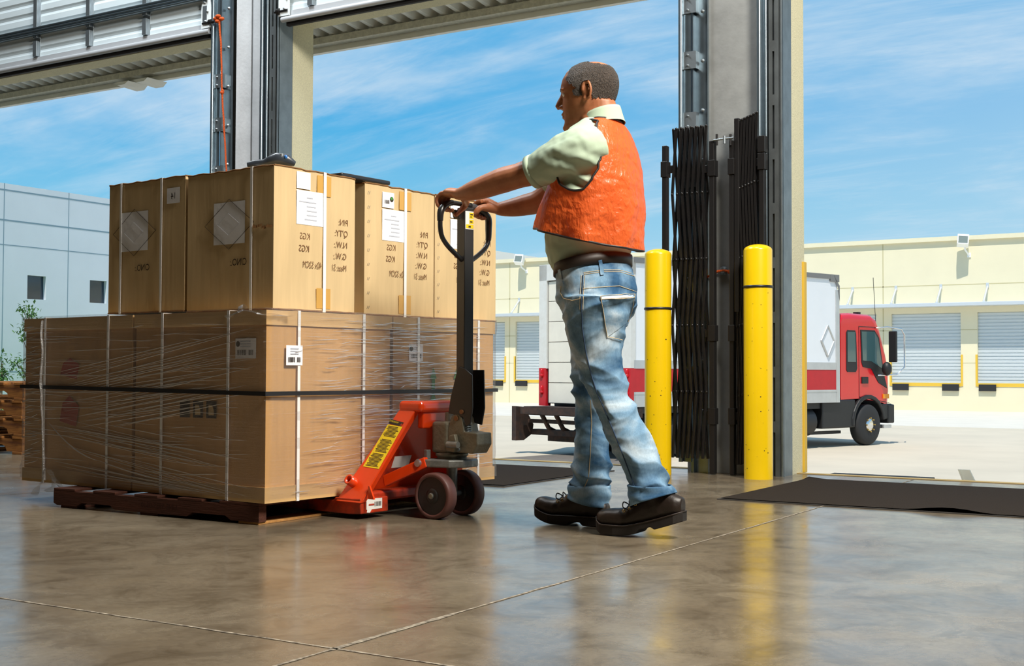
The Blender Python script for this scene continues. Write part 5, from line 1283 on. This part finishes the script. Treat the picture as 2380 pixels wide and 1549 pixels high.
for s in (-1, 1):
    he((.110, s*.012, -.035), (.011, .008, .0075)); he((.096, s*.031, .0235), (.0105, .024, .0065))
    R = Matrix.Rotation(s*-.35, 3, 'Z') @ Matrix.Rotation(-.18, 3, 'Y')
    ear = []
    for k in range(26):
        a = -2.2+4.7*k/25; ear.append(Hd(-.002-.019*math.cos(a)*-1*-1, 0, 0)*0+HO+HF*(-.004-.018*math.sin(a+.6)*.9)+HU*(.002+.032*math.cos(a+.6))+HL*s*(.083+.010*max(0, math.sin(a+.6))))
    body.tube(ear, [.0055]*26, 8); he((-.002, s*.078, .0), (.014, .008, .026)); he((.006, s*.081, -.026), (.007, .006, .010)); he((.010, s*.079, -.004), (.006, .006, .009))
he((.103, 0, -.061), (.013, .022, .006)); he((.100, 0, -.073), (.013, .020, .0065)); he((.098, 0, -.112), (.015, .020, .013))
nb = gy(1400, 268, YM); body.loft([ring(1345, 1430, 238, YM, .058), ring(1342, 1433, 255, YM, .060), ring(1345, 1437, 272, YM, .066), ring(1348, 1445, 288, YM, .085), ring(1340, 1460, 305, YM, .14)])
TOR = [(1352, 1436, 283, .09), (1336, 1452, 297, .135), (1318, 1464, 312, .172), (1305, 1474, 334, .190), (1294, 1480, 370, .195), (1284, 1482, 420, .188), (1275, 1480, 470, .180), (1268, 1476, 520, .175), (1266, 1472, 555, .173), (1268, 1468, 585, .168), (1274, 1461, 610, .160), (1292, 1450, 640, .150), (1296, 1470, 690, .150)]
body.loft([ring(a+15, b-15, y, YM, r-.035) for a, b, y, r in TOR if y > 283 and y < 700])
def arm(pts, rad): body.tube(smooth_path(pts, 5), [r for i in range(len(rad)-1) for r in [rad[i]+(rad[i+1]-rad[i])*k/5 for k in range(5)]]+[rad[-1]], 18)
LY, RY = 3.865, 4.215
LWR = gy(1076, 450, 3.895); RWR = gy(1163, 486, 4.185)
arm([gy(1362, 352, LY), gy(1300, 374, LY), gy(1240, 398, LY), gy(1205, 409, LY), gy(1170, 419, 3.873), gy(1120, 437, 3.885), gy(1092, 446, 3.892), LWR, gy(1058, 452, 3.90)], [.054, .052, .050, .0455, .0475, .042, .0345, .0275, .018])
arm([gy(1375, 352, RY), gy(1330, 400, RY), gy(1290, 440, RY), gy(1255, 467, RY), gy(1220, 477, 4.205), gy(1190, 483, 4.195), RWR, gy(1150, 486, 4.180)], [.062, .055, .050, .046, .042, .036, .0275, .018])
def hand(wr, side, bar, knuck, thumb):
    """palm lies over the bar, four fingers curl round the front, thumb comes under from the inner side"""
    ay = JY*side                                   # towards the little finger
    kn = knuck
    mid = (wr+kn)/2
    R = Matrix(((kn-wr).normalized(), JY, Vector((0, 0, 1)))).transposed()
    body.tube([wr, wr.lerp(kn, .35)+UP*.002, wr.lerp(kn, .75)+UP*.003, kn], [.026, .031, .034, .026], 16, flat=.58)
    for k in range(4):
        w = (-.0285+.019*k)*side; r = (.0088, .0094, .0092, .0080)[k] if side > 0 else (.0088, .0094, .0092, .0080)[k]
        L_ = (.94, 1.0, .97, .86)[k]; base = kn+JY*w+Vector((0, 0, .002-.003*abs(k-1.3)))
        off = base.copy(); by = base-bar; f = -JX
        p = [base+JX*.018, base, base+f*.018*L_-UP*.006, Vector((0, 0, 0)), Vector((0, 0, 0)), Vector((0, 0, 0))]
        b0 = Vector((bar.x, bar.y, bar.z))+JY*((base-bar).dot(JY)); b0.z = bar.z+SLOPE*((base-bar).dot(JY))
        q1 = b0+f*.028+UP*.010; q2 = b0+f*.030*L_-UP*.012; q3 = b0+f*.013-UP*.028*L_; q4 = b0-f*.006-UP*.027*L_
        body.tube(smooth_path([base+JX*.016, base+f*.004+UP*.001, q1, q2, q3, q4], 4), [r*1.05]*8+[r]*6+[r*.95]*6+[r*.86], 10)
        for c_ in (base+f*.004+UP*.001, q1): body.ell(c_, (r*1.12,)*3, None, 10, 8)
    body.tube(smooth_path(thumb, 4), [.0155]*4+[.0125]*4+[.0105]*4+[.0085], 12)
SLOPE = -.085
barL = LPp(1050, 471); barR = LPp(1120, 490)
kL = LPp(1034, 449)+JX*.006
hand(LWR, -1, LPp(1048, 472), LPp(1040, 450)-JX*.002, [LWR+Vector((-.01, .018, -.012)), LPp(1068, 474)+JX*.025+JY*.01, LPp(1066, 489)+JX*.012, LPp(1056, 502)+JX*.0])
SLOPE = -.12
hand(RWR, 1, LPp(1117, 488), LPp(1122, 470)+JX*.004, [RWR+Vector((-.01, -.018, -.006)), LPp(1106, 484)+JX*.03, LPp(1098, 496)+JX*.012, LPp(1094, 500)-JX*.008])
skin = remesh(body, 'body', M_skin, man, .0034, 4)
# ---- hair: grown off the scalp surface
def region_patch(src, name, mt, test, off, parent, jit=0.0):
    me = src.data; Mw = ROOTM[man.name]; vs = {}; mb = MB(); F = []
    no = me.vertices
    for f in me.polygons:
        c = Mw @ f.center; d = c-HO; q = (d.dot(HF), d.dot(HL), d.dot(HU))
        if q[2] < -.16 or abs(q[0]) > .2 or abs(q[1]) > .2: continue
        if test(q, c): F.append(tuple(f.vertices))
    ids = sorted({i for f in F for i in f}); mp = {v: k for k, v in enumerate(ids)}
    mb.add([Mw @ (me.vertices[i].co+me.vertices[i].normal*off) for i in ids], [tuple(mp[i] for i in f) for f in F], True)
    return mb.build(name, mt, parent, recalc=False)
def hair_test(q, c):
    f, l, u = q; n = noise.noise(c*90)*.005
    if abs(l) > .0825 and -.03 < f < .024 and u < .034 and u > -.05: return False      # ear
    top = u > .088-.35*max(0, f+.02)
    front = .078-.35*max(0, u-.055)-.6*max(0, .035-u)*(1 if u > -.01 else 1.2)
    if f > front+n: return False
    low = -.028 if f < -.02 else -.018+.9*max(0, f-.0)
    if f > -.004 and u < .012+n: return .014 < f < .050+n and u > -.014+n
    if u < low+n*1.6: return False
    if u > .098 and -.095 < f < .0 and abs(l) < .045+n*2: return False                 # thin crown
    return True
region_patch(skin, 'hair', M_hair, hair_test, .0022, man)
region_patch(skin, 'eyebrow', M_brow, lambda q, c: .021 < q[2] < .030 and q[0] > .085 and .014 < abs(q[1]) < .050, .0012, man)
for s in (-1, 1):
    m = MB(); m.ell(Hd(.0895, s*.030, .006), (.0115, .0125, .0105)); ey = m.build('eye', mat('eye_white', s2l(225, 218, 210), .2), man)
    m = MB(); m.ell(Hd(.0975, s*.028, .006), (.0042, .0055, .0055)); m.build('iris', mat('dark_iris', s2l(30, 18, 12), .1), ey)
# ---- shirt
sh = MB()
sh.loft([ring(a, b, y, YM, r) for a, b, y, r in TOR[:-1]])
def sleeve(pts, rad): sh.tube(smooth_path(pts, 4), [r for i in range(len(rad)-1) for r in [rad[i]+(rad[i+1]-rad[i])*k/4 for k in range(4)]]+[rad[-1]], 22)
sleeve([gy(1385, 340, 3.93), gy(1352, 352, 3.885), gy(1315, 366, LY), gy(1275, 384, LY), gy(1240, 400, LY)], [.080, .088, .083, .072, .0605])
sleeve([gy(1395, 345, 4.13), gy(1372, 365, 4.19), gy(1335, 398, RY), gy(1300, 430, RY), gy(1284, 446, RY)], [.080, .086, .080, .070, .062])
def fold_shirt(p, n):
    d = min(1, max(0, (p.y-3.75)*0+1)); z = p.z
    a = .0035*noise.noise(Vector((p.x*16+p.z*9, p.y*10, p.z*20)))+.002*noise.noise(Vector((p.x*40, p.y*22, p.z*46)))
    e = max(0, 1-(p-gy(1345, 425, 3.86)).length/.16)                       # gathers under the arm
    a += e*.010*math.sin((p.x*.5+p.z)*95+2*noise.noise(p*12))
    e2 = max(0, 1-(p-gy(1320, 345, 3.85)).length/.13); a += e2*.005*math.sin((p.z*1.1-p.x*.35)*85)
    return a
shirt = remesh(sh, 'shirt', M_shirt, man, .0052, 4, fold_shirt)
cf = MB()                                                                   # sleeve hems and collar
def cuffring(c, ax, r, w, mb):
    ax = ax.normalized(); a = ax.orthogonal().normalized(); b = ax.cross(a); R_ = []
    for h, rr in ((-w, r-.001), (-w, r+.002), (0, r+.003), (.001, r-.003), (-w, r-.004)): R_.append([c+ax*h+(a*math.cos(2*PI*k/28)+b*math.sin(2*PI*k/28))*rr for k in range(28)])
    mb.loft(R_, cap=False)
m = MB(); cuffring(gy(1237, 401, LY), gy(1237, 401, LY)-gy(1275, 384, LY), .0605, .022, m); m.build('sleeve_hem', M_shirt, shirt)
m = MB(); cuffring(gy(1283, 447, RY), gy(1283, 447, RY)-gy(1300, 430, RY), .062, .02, m); m.build('sleeve_hem', M_shirt, shirt)
m = MB(); R_ = []
for y, dl, dr, ryy in ((294, -10, 20, .090), (280, -3, 15, .080), (264, 1, 10, .071), (258, 3, 8, .067), (261, 6, 4, .063), (282, 5, 5, .070)):
    r_ = ring(1352+dl, 1434+dr, y, YM, ryy, 32); 
    R_.append([p+UP*(.040*((p.x-r_[16].x)/(r_[0].x-r_[16].x)-.62)) for p in r_])
m.loft(R_, cap=False); m.build('collar', M_shirt, shirt)
# ---- jeans
je = MB()
def jr(xl, xr, py, Y, n=26, ryf=1.0):
    c = gy((xl+xr)/2, py, Y); w = (xr-xl)/2*depth_of(c)/FPX; return [Vector((c.x+w*math.cos(2*PI*k/n), c.y+w*ryf*math.sin(2*PI*k/n), c.z)) for k in range(n)]
def tiltring(xl, xr, pyl, pyr, ry):
    a = gy(xl, pyl, YM); b = gy(xr, pyr, YM); c = (a+b)/2; w = (xr-xl)/2*depth_of(c)/FPX; rx = math.sqrt(w*w-(SRY*ry)**2)/SRX; s = (b.z-a.z)/2/rx
    return [Vector((c.x+rx*math.cos(2*PI*k/36), c.y+ry*math.sin(2*PI*k/36), c.z+s*rx*math.cos(2*PI*k/36))) for k in range(36)]
je.loft([tiltring(1292, 1468, 640, 602, .166), tiltring(1292, 1475, 654, 626, .170), tiltring(1292, 1482, 672, 655, .173), tiltring(1294, 1487, 700, 690, .175), tiltring(1303, 1480, 730, 725, .168), tiltring(1318, 1462, 756, 760, .14)])
LYj, RYj = 3.945, 4.115
je.loft([jr(1304, 1480, 690, LYj, ryf=.88), jr(1306, 1470, 730, LYj, ryf=.92), jr(1313, 1452, 770, LYj), jr(1328, 1447, 820, LYj), jr(1346, 1453, 870, LYj), jr(1364, 1464, 915, LYj), jr(1382, 1484, 955, LYj), jr(1402, 1508, 1000, LYj), jr(1424, 1529, 1050, LYj), jr(1446, 1548, 1100, LYj), jr(1460, 1560, 1135, LYj)])
je.loft([jr(1318, 1470, 690, RYj, ryf=.9), jr(1320, 1450, 740, RYj), jr(1322, 1432, 800, RYj), jr(1326, 1424, 860, RYj), jr(1331, 1420, 915, RYj), jr(1337, 1416, 960, RYj), jr(1337, 1414, 1000, RYj), jr(1333, 1418, 1050, RYj), jr(1327, 1420, 1100, RYj), jr(1324, 1416, 1135, RYj)])
kneeL = gy(1440, 915, LYj); crotch = gy(1440, 745, LYj); hemL = gy(1505, 1120, LYj); hemR = gy(1370, 1115, RYj)
def rid(v): return 1-2*abs(noise.noise(v))**.8
def fold_jeans(p, n):
    a = .0022*noise.noise(Vector((p.x*14, p.y*14, p.z*26)))+.0028*rid(Vector((p.x*9+p.z*9, p.y*9, p.z*24-p.x*10)))-.001
    wob = 2.2*noise.noise(p*7)
    e = max(0, 1-abs(p.z-kneeL.z)/.20); a += e*.0070*(1-2*abs(math.sin((p.z*1.0+p.x*.45)*29+wob)))
    e = max(0, 1-(p-crotch).length/.20); a += e*.0080*(1-2*abs(math.sin((p.z*.9-p.x*.8)*34+wob)))
    hz = hemL if p.y < 4.03 else hemR
    e = max(0, 1-abs(p.z-hz.z-.02)/.14); a += e*.0095*(1-2*abs(math.sin((p.z+.25*p.x+.2*p.y)*40+1.6*wob)))
    e = max(0, 1-abs(p.z-.80)/.12); a += e*.0045*(1-2*abs(math.sin((p.z-.5*p.x)*42+wob)))
    return a
jeans = remesh(je, 'jeans', M_denim, man, .0046, 3, fold_jeans)
def hemcuff(xl, yl, xr, yr, Y, top, xl2, xr2):
    a, b = gy(xl, yl, Y), gy(xr, yr, Y); c = (a+b)/2; w = (xr-xl)/2*depth_of(c)/FPX; s = (b.z-a.z)/2/w; m = MB(); R_ = []
    c2 = gy((xl2+xr2)/2, top, Y); w2 = (xr2-xl2)/2*depth_of(c2)/FPX
    for t in range(9):
        f = t/8; r_ = []
        for k in range(40):
            an = 2*PI*k/40; p1 = Vector((c.x+w*math.cos(an), c.y+w*math.sin(an), c.z+s*w*math.cos(an))); p2 = Vector((c2.x+w2*math.cos(an), c2.y+w2*math.sin(an), c2.z)); p = p1.lerp(p2, f)
            ctr = c.lerp(c2, f); d = (p-ctr).normalized(); r_.append(p+d*(.004*noise.noise(p*30)+.003*math.sin(p.z*120+an)))
        R_.append(r_)
    m.loft(R_, cap=False); return m.build('trouser_hem', M_denim, jeans, solid=.004)
hemcuff(1464, 1177, 1573, 1147, LYj, 1128, 1458, 1560)
hemcuff(1319, 1153, 1416, 1181, RYj, 1128, 1322, 1419)
bpy.context.view_layer.update()
BJ = bvh_of(jeans)
def drape(bv, pts, off=.0015, n=6):
    out = []
    for i in range(len(pts)-1):
        for k in range(n if i < len(pts)-2 else n+1):
            t = k/n; x = pts[i][0]+(pts[i+1][0]-pts[i][0])*t; y = pts[i][1]+(pts[i+1][1]-pts[i][1])*t
            d = ray(x, y).normalized(); h = bv.ray_cast(CAMP, d)
            if h[0] is not None: out.append(h[0]+h[1]*off if h[1].dot(d) < 0 else h[0]-h[1]*off)
    return out
def seam(name, pts, mt, r=.0012, par=jeans, bv=BJ, off=.0008, flat=1.0):
    P = drape(bv, pts, off)
    if len(P) > 2:
        m = MB(); m.tube(P, r, 6, flat=flat); return m.build(name, mt, par)
seam('side_seam', [(1355, 640), (1352, 700), (1353, 760), (1362, 820), (1374, 870), (1388, 915), (1404, 950), (1425, 1000), (1445, 1050), (1462, 1095), (1478, 1140)], M_seam, .0022)
seam('stitch', [(1359, 640), (1356, 690), (1355, 720)], M_stitch, .0009)
seam('stitch', [(1351, 640), (1348, 690), (1348, 720)], M_stitch, .0009)
seam('stitch', [(1357, 638), (1400, 632), (1440, 632), (1474, 642)], M_stitch, .0010)
seam('stitch', [(1357, 634), (1400, 628), (1440, 628), (1473, 637)], M_stitch, .0010)
seam('yoke_seam', [(1354, 672), (1390, 668), (1440, 665), (1478, 678)], M_stitch, .0012)
seam('inseam', [(1372, 930), (1375, 980), (1372, 1060), (1368, 1110), (1356, 1140)], M_stitch, .0014)
seam('front_pocket', [(1307, 650), (1302, 680), (1310, 694), (1330, 699), (1350, 694)], M_stitch, .0013)
def patch(name, quad, mt, par, bv, nu=12, nv=12, off=.0025):
    (a, b, c, d) = quad; vs = []
    for j in range(nv+1):
        for i in range(nu+1):
            s, t = i/nu, j/nv; x = (a[0]*(1-s)+b[0]*s)*(1-t)+(d[0]*(1-s)+c[0]*s)*t; y = (a[1]*(1-s)+b[1]*s)*(1-t)+(d[1]*(1-s)+c[1]*s)*t
            dd = ray(x, y).normalized(); h = bv.ray_cast(CAMP, dd)
            if h[0] is None: return None
            vs.append(h[0]-dd*off)
    m = MB(); m.add(vs, [(j*(nu+1)+i, j*(nu+1)+i+1, (j+1)*(nu+1)+i+1, (j+1)*(nu+1)+i) for j in range(nv) for i in range(nu)], True); return m.build(name, mt, par, recalc=False)
bp_ = patch('back_pocket', [(1396, 690), (1474, 684), (1462, 748), (1412, 784)], M_denim, jeans, BJ)
for pl_ in ([(1396, 690), (1435, 687), (1474, 684)], [(1396, 690), (1404, 735), (1411, 784)], [(1411, 784), (1430, 786), (1445, 790)], [(1398, 697), (1435, 694), (1473, 691)], [(1474, 684), (1468, 720), (1458, 748)]): seam('stitch', pl_, M_stitch, .0011, off=.0035)
patch('pocket_binding', [(1398, 690), (1472, 685), (1471, 691), (1399, 697)], mat('faded_denim', s2l(214, 222, 228), .85), jeans, BJ, 10, 2, .004)
# belt and loops
bt = MB(); R_ = []
for dz, dr in ((.0, .004), (.0, .009), (.038, .009), (.038, .004)):
    r_ = tiltring(1292, 1468, 648, 609, .167); c = sum(r_, Vector())/36
    R_.append([p+Vector(((p-c).x, (p-c).y, 0)).normalized()*dr+UP*(dz-.004) for p in r_])
bt.loft(R_+[R_[0]], cap=False); belt = bt.build('belt', M_belt, man)
bpy.context.view_layer.update(); BB = bvh_of(belt, jeans)
for q in ([(1391, 606), (1399, 604), (1405, 638), (1396, 640)], [(1461, 597), (1466, 596), (1472, 626), (1466, 628)], [(1296, 628), (1302, 626), (1309, 664), (1301, 666)]):
    patch('belt_loop', q, M_denim, belt, BB, 3, 8, .005)
# ---- vest
VR = [(1374, 1448, 283, .085), (1358, 1458, 291, .115), (1335, 1470, 303, .160), (1312, 1480, 322, .195), (1298, 1489, 350, .208), (1287, 1496, 392, .212), (1272, 1500, 440, .207), (1256, 1499, 480, .202), (1246, 1495, 520, .200), (1240, 1491, 560, .199), (1238, 1488, 600, .198)]
NVs, NVt = 88, 78
rows = []
def vring(t):
    f = t*(len(VR)-1); i = min(int(f), len(VR)-2); u = f-i; a, b, y, r = [VR[i][k]+(VR[i+1][k]-VR[i][k])*u for k in range(4)]
    return ring(a, b, y, YM, r, NVs)
hemx = [(gy(1238, 531, 4.0).x, gy(1238, 531, 4.0).z), (gy(1330, 556, 3.84).x, gy(1330, 556, 3.84).z), (gy(1440, 575, 3.9).x, gy(1440, 575, 3.9).z), (gy(1486, 593, YM).x, gy(1486, 593, YM).z)]
def hem(x):
    for (a, za), (b, zb) in zip(hemx, hemx[1:]):
        if x <= b: return za+(zb-za)*max(0, (x-a)/(b-a)) if x > a else za
    return hemx[-1][1]
base = [vring(k/400) for k in range(401)]
V = []
for j in range(NVt+1):
    row = []
    for i in range(NVs):
        col = [r[i] for r in base]; hz = hem(col[-1].x); zt = col[0].z; z = zt+(hz-zt)*(j/NVt)
        k = 0; lo, hi = 0, 400
        while hi-lo > 1:
            mid = (lo+hi)//2
            if col[mid].z >= z: lo = mid
            else: hi = mid
        a, b = col[lo], col[hi]; p = a.lerp(b, min(1, max(0, (a.z-z)/max(a.z-b.z, 1e-6))))
        c = sum((base[lo][q] for q in range(0, NVs, 8)), Vector())/(NVs/8); d = Vector((p.x-c.x, p.y-c.y, 0)).normalized(); w = min(1, j/18)
        q = p+d*w*(.006*noise.noise(Vector((p.x*9+p.z*5, p.y*9, p.z*11)))+.0065*abs(noise.noise(Vector((p.x*24-p.z*14, p.y*24, p.z*21))))+.003*abs(noise.noise(p*52))+.012*(j/NVt)**3*math.sin(i*.55+2*noise.noise(p*4)))
        row.append(q)
    V.append(row)
AH = [(gy(x, y, 3.86).x, gy(x, y, 3.86).z) for x, y in ((1372, 272), (1376, 290), (1386, 312), (1391, 350), (1389, 388), (1378, 420), (1360, 444), (1335, 447), (1312, 432), (1298, 405), (1290, 350), (1300, 300), (1330, 272))]
def inpoly(x, z, P):
    c = False; n = len(P)
    for i in range(n):
        (x1, y1), (x2, y2) = P[i], P[i-1]
        if (y1 > z) != (y2 > z) and x < (x2-x1)*(z-y1)/(y2-y1)+x1: c = not c
    return c
bm = bmesh.new(); bv_ = [[bm.verts.new(p) for p in r] for r in V]
for j in range(NVt):
    for i in range(NVs):
        q = (bv_[j][i], bv_[j][(i+1) % NVs], bv_[j+1][(i+1) % NVs], bv_[j+1][i]); c = sum((v.co for v in q), Vector())/4
        if (c.y < YM-.10 and inpoly(c.x, c.z, AH)) or (c.y > YM+.10 and inpoly(c.x+.075, c.z, AH)): continue
        bm.faces.new(q)
bmesh.ops.delete(bm, geom=[v for v in bm.verts if not v.link_faces], context='VERTS')
be = [e for e in bm.edges if e.is_boundary]; adj = {}
for e in be:
    for v in e.verts: adj.setdefault(v, []).append(e.other_vert(v))
loops = []; seen = set()
for v in list(adj):
    if v in seen: continue
    L_ = [v]; seen.add(v); cur = v
    while True:
        nx = [w for w in adj[cur] if w not in seen]
        if not nx: break
        cur = nx[0]; seen.add(cur); L_.append(cur)
    loops.append([w.co.copy() for w in L_])
for it in range(3):                                                         # soften the stepped arm-hole edge
    new = {}
    for v in adj:
        if len(adj[v]) == 2 and 1.15 < v.co.z < 1.47 and abs(v.co.y-YM) > .05: new[v] = (v.co*2+adj[v][0].co+adj[v][1].co)/4
    for v, c in new.items(): v.co = c
mv = MB(); bm.verts.index_update(); mv.add([v.co.copy() for v in bm.verts], [tuple(v.index for v in f.verts) for f in bm.faces], True); bm.free()
vest = mv.build('vest', M_vest, man)
vest.modifiers.new('u', 'SUBSURF').levels = 1
for L_ in loops:
    if len(L_) < 20: continue
    for it in range(4): L_ = [(L_[i-1]+L_[i]*2+L_[(i+1) % len(L_)])/4 for i in range(len(L_))]
    m = MB(); m.tube(L_, .0042, 6, closed=True); m.build('trim', M_trim, vest)
# ---- boots
def boot(toe, heel, Y, lift, ytilt, lab, side):
    t0, h0 = gy(*toe, Y), gy(*heel, Y)
    d = Vector((h0.x-t0.x, ytilt, 0)); Lf = d.length; d.normalize(); s_ = Vector((-d.y, d.x, 0)); o = Vector((t0.x, Y, 0))
    def zl(s): return lift(s)
    prof = [(.0, .020, .022, .030), (.03, .036, .046, .062), (.08, .045, .062, .075), (.15, .049, .072, .078), (.25, .051, .078, .078), (.34, .052, .086, .078), (.42, .049, .100, .070), (.52, .046, .116, .06), (.62, .044, .128, .055), (.72, .043, .13, .054), (.83, .042, .13, .055), (.92, .040, .125, .06), (.97, .034, .118, .065), (1.0, .018, .10, .07)]
    so = MB(); R_ = []
    for k in range(25):
        s = k/24; w = np.interp(s, [0, .03, .1, .25, .4, .6, .8, .93, 1], [.012, .032, .046, .054, .052, .045, .045, .042, .020]); z0 = zl(s); th = .028+.012*(s > .68)
        if .50 < s < .68: z0 += .012
        c = o+d*Lf*s; R_.append([c-s_*w+UP*z0, c+s_*w+UP*z0, c+s_*(w+.001)+UP*(zl(s)+.034), c-s_*(w+.001)+UP*(zl(s)+.034)])
    so.loft(R_, smooth=False); up_ = MB(); R_ = []
    for k in range(29):
        s = .015+.97*k/28; w = float(np.interp(s, [0, .03, .1, .25, .4, .6, .8, .93, 1], [.010, .030, .043, .049, .046, .041, .041, .038, .020])); h = float(np.interp(s, [0, .02, .06, .12, .2, .32, .42, .52, .62, .75, .9, 1], [.01, .032, .048, .058, .062, .064, .074, .094, .108, .106, .074, .05]))
        c = o+d*Lf*s; z0 = zl(s)+.026; r_ = []
        for a in range(20):
            an = 2*PI*a/20; y = math.cos(an); z = math.sin(an); e = .62
            r_.append(c+s_*(w*math.copysign(abs(y)**e, y)*(1-.18*max(0, z)))+UP*(z0+h/2+h/2*math.copysign(abs(z)**.7, z)))
        R_.append(r_)
    up_.loft(R_); c = o+d*Lf*.72
    zt = zl(.72)
    up_.tube([c+d*.012+UP*(zt+.05), c-d*.004+UP*(zt+.09), c-d*.018+UP*(zt+.115)], [.043, .041, .040], 20)
    bt_ = remesh(up_, 'boot', M_boot, man, .0042, 5, lambda p, n: .0012*noise.noise(p*38)+.0016*max(0, 1-abs((p-o).dot(d)/Lf-.34)/.12)*math.sin((p-o).dot(d)*150))
    so.build('sole', M_sole, bt_, bevel=.003)
    wl = MB(); ws = []
    for sd in (-1, 1):
        for k in range(25):
            s = k/24 if sd < 0 else 1-k/24; w = np.interp(s, [0, .03, .1, .25, .4, .6, .8, .93, 1], [.008, .032, .047, .0545, .0525, .0455, .0455, .0425, .016]); ws.append(o+d*Lf*s+s_*sd*w+UP*(zl(s)+.033))
    wl.tube(ws, .0028, 6, closed=True); wl.build('welt', M_belt, bt_)
    # eyelets and laces on both edges of the throat
    for k in range(4):
        s = .36+.065*k; h = float(np.interp(s, [.32, .42, .52, .62], [.064, .074, .094, .112]))
        for sd in (-1, 1):
            p = o+d*Lf*s+s_*sd*.031+UP*(zl(s)+.026+h*.86); m = MB(); m.tube([p+(d*math.cos(a)-UP*math.sin(a)*1.0)*.0045-s_*0+s_*sd*.006 for a in [2*PI*j/10 for j in range(10)]], .0017, 6, closed=True); m.build('eyelet', M_eyelet, bt_)
        m = MB(); m.tube([o+d*Lf*s+s_*.033+UP*(zl(s)+.026+h*.86), o+d*Lf*(s+.01)+UP*(zl(s)+.030+h*1.03), o+d*Lf*s-s_*.033+UP*(zl(s)+.026+h*.86)], .0024, 6); m.build('lace', M_lace, bt_)
    s = .38; p = o+d*Lf*s+UP*(zl(s)+.026+.075)
    for sd in (-1, 1):
        m = MB(); m.tube(smooth_path([p, p+s_*sd*.025+UP*.012-d*.012, p+s_*sd*.045-d*.006-UP*.004, p+s_*sd*.034+d*.012-UP*.012, p+s_*sd*.012+d*.004], 5), .0022, 6); m.build('lace_bow', M_lace, bt_)
    return bt_
liftL = lambda s: .004+.022*max(0, (.10-s)/.10)**1.5+.058*max(0, (s-.36)/.64)**1.25
liftR = lambda s: .002+.030*max(0, (.30-s)/.30)**1.6
boot((1388, 1232), (1586, 1205), 3.93, liftL, .02, 'left', 1)
boot((1245, 1195), (1412, 1205), 4.10, liftR, .015, 'right', -1)
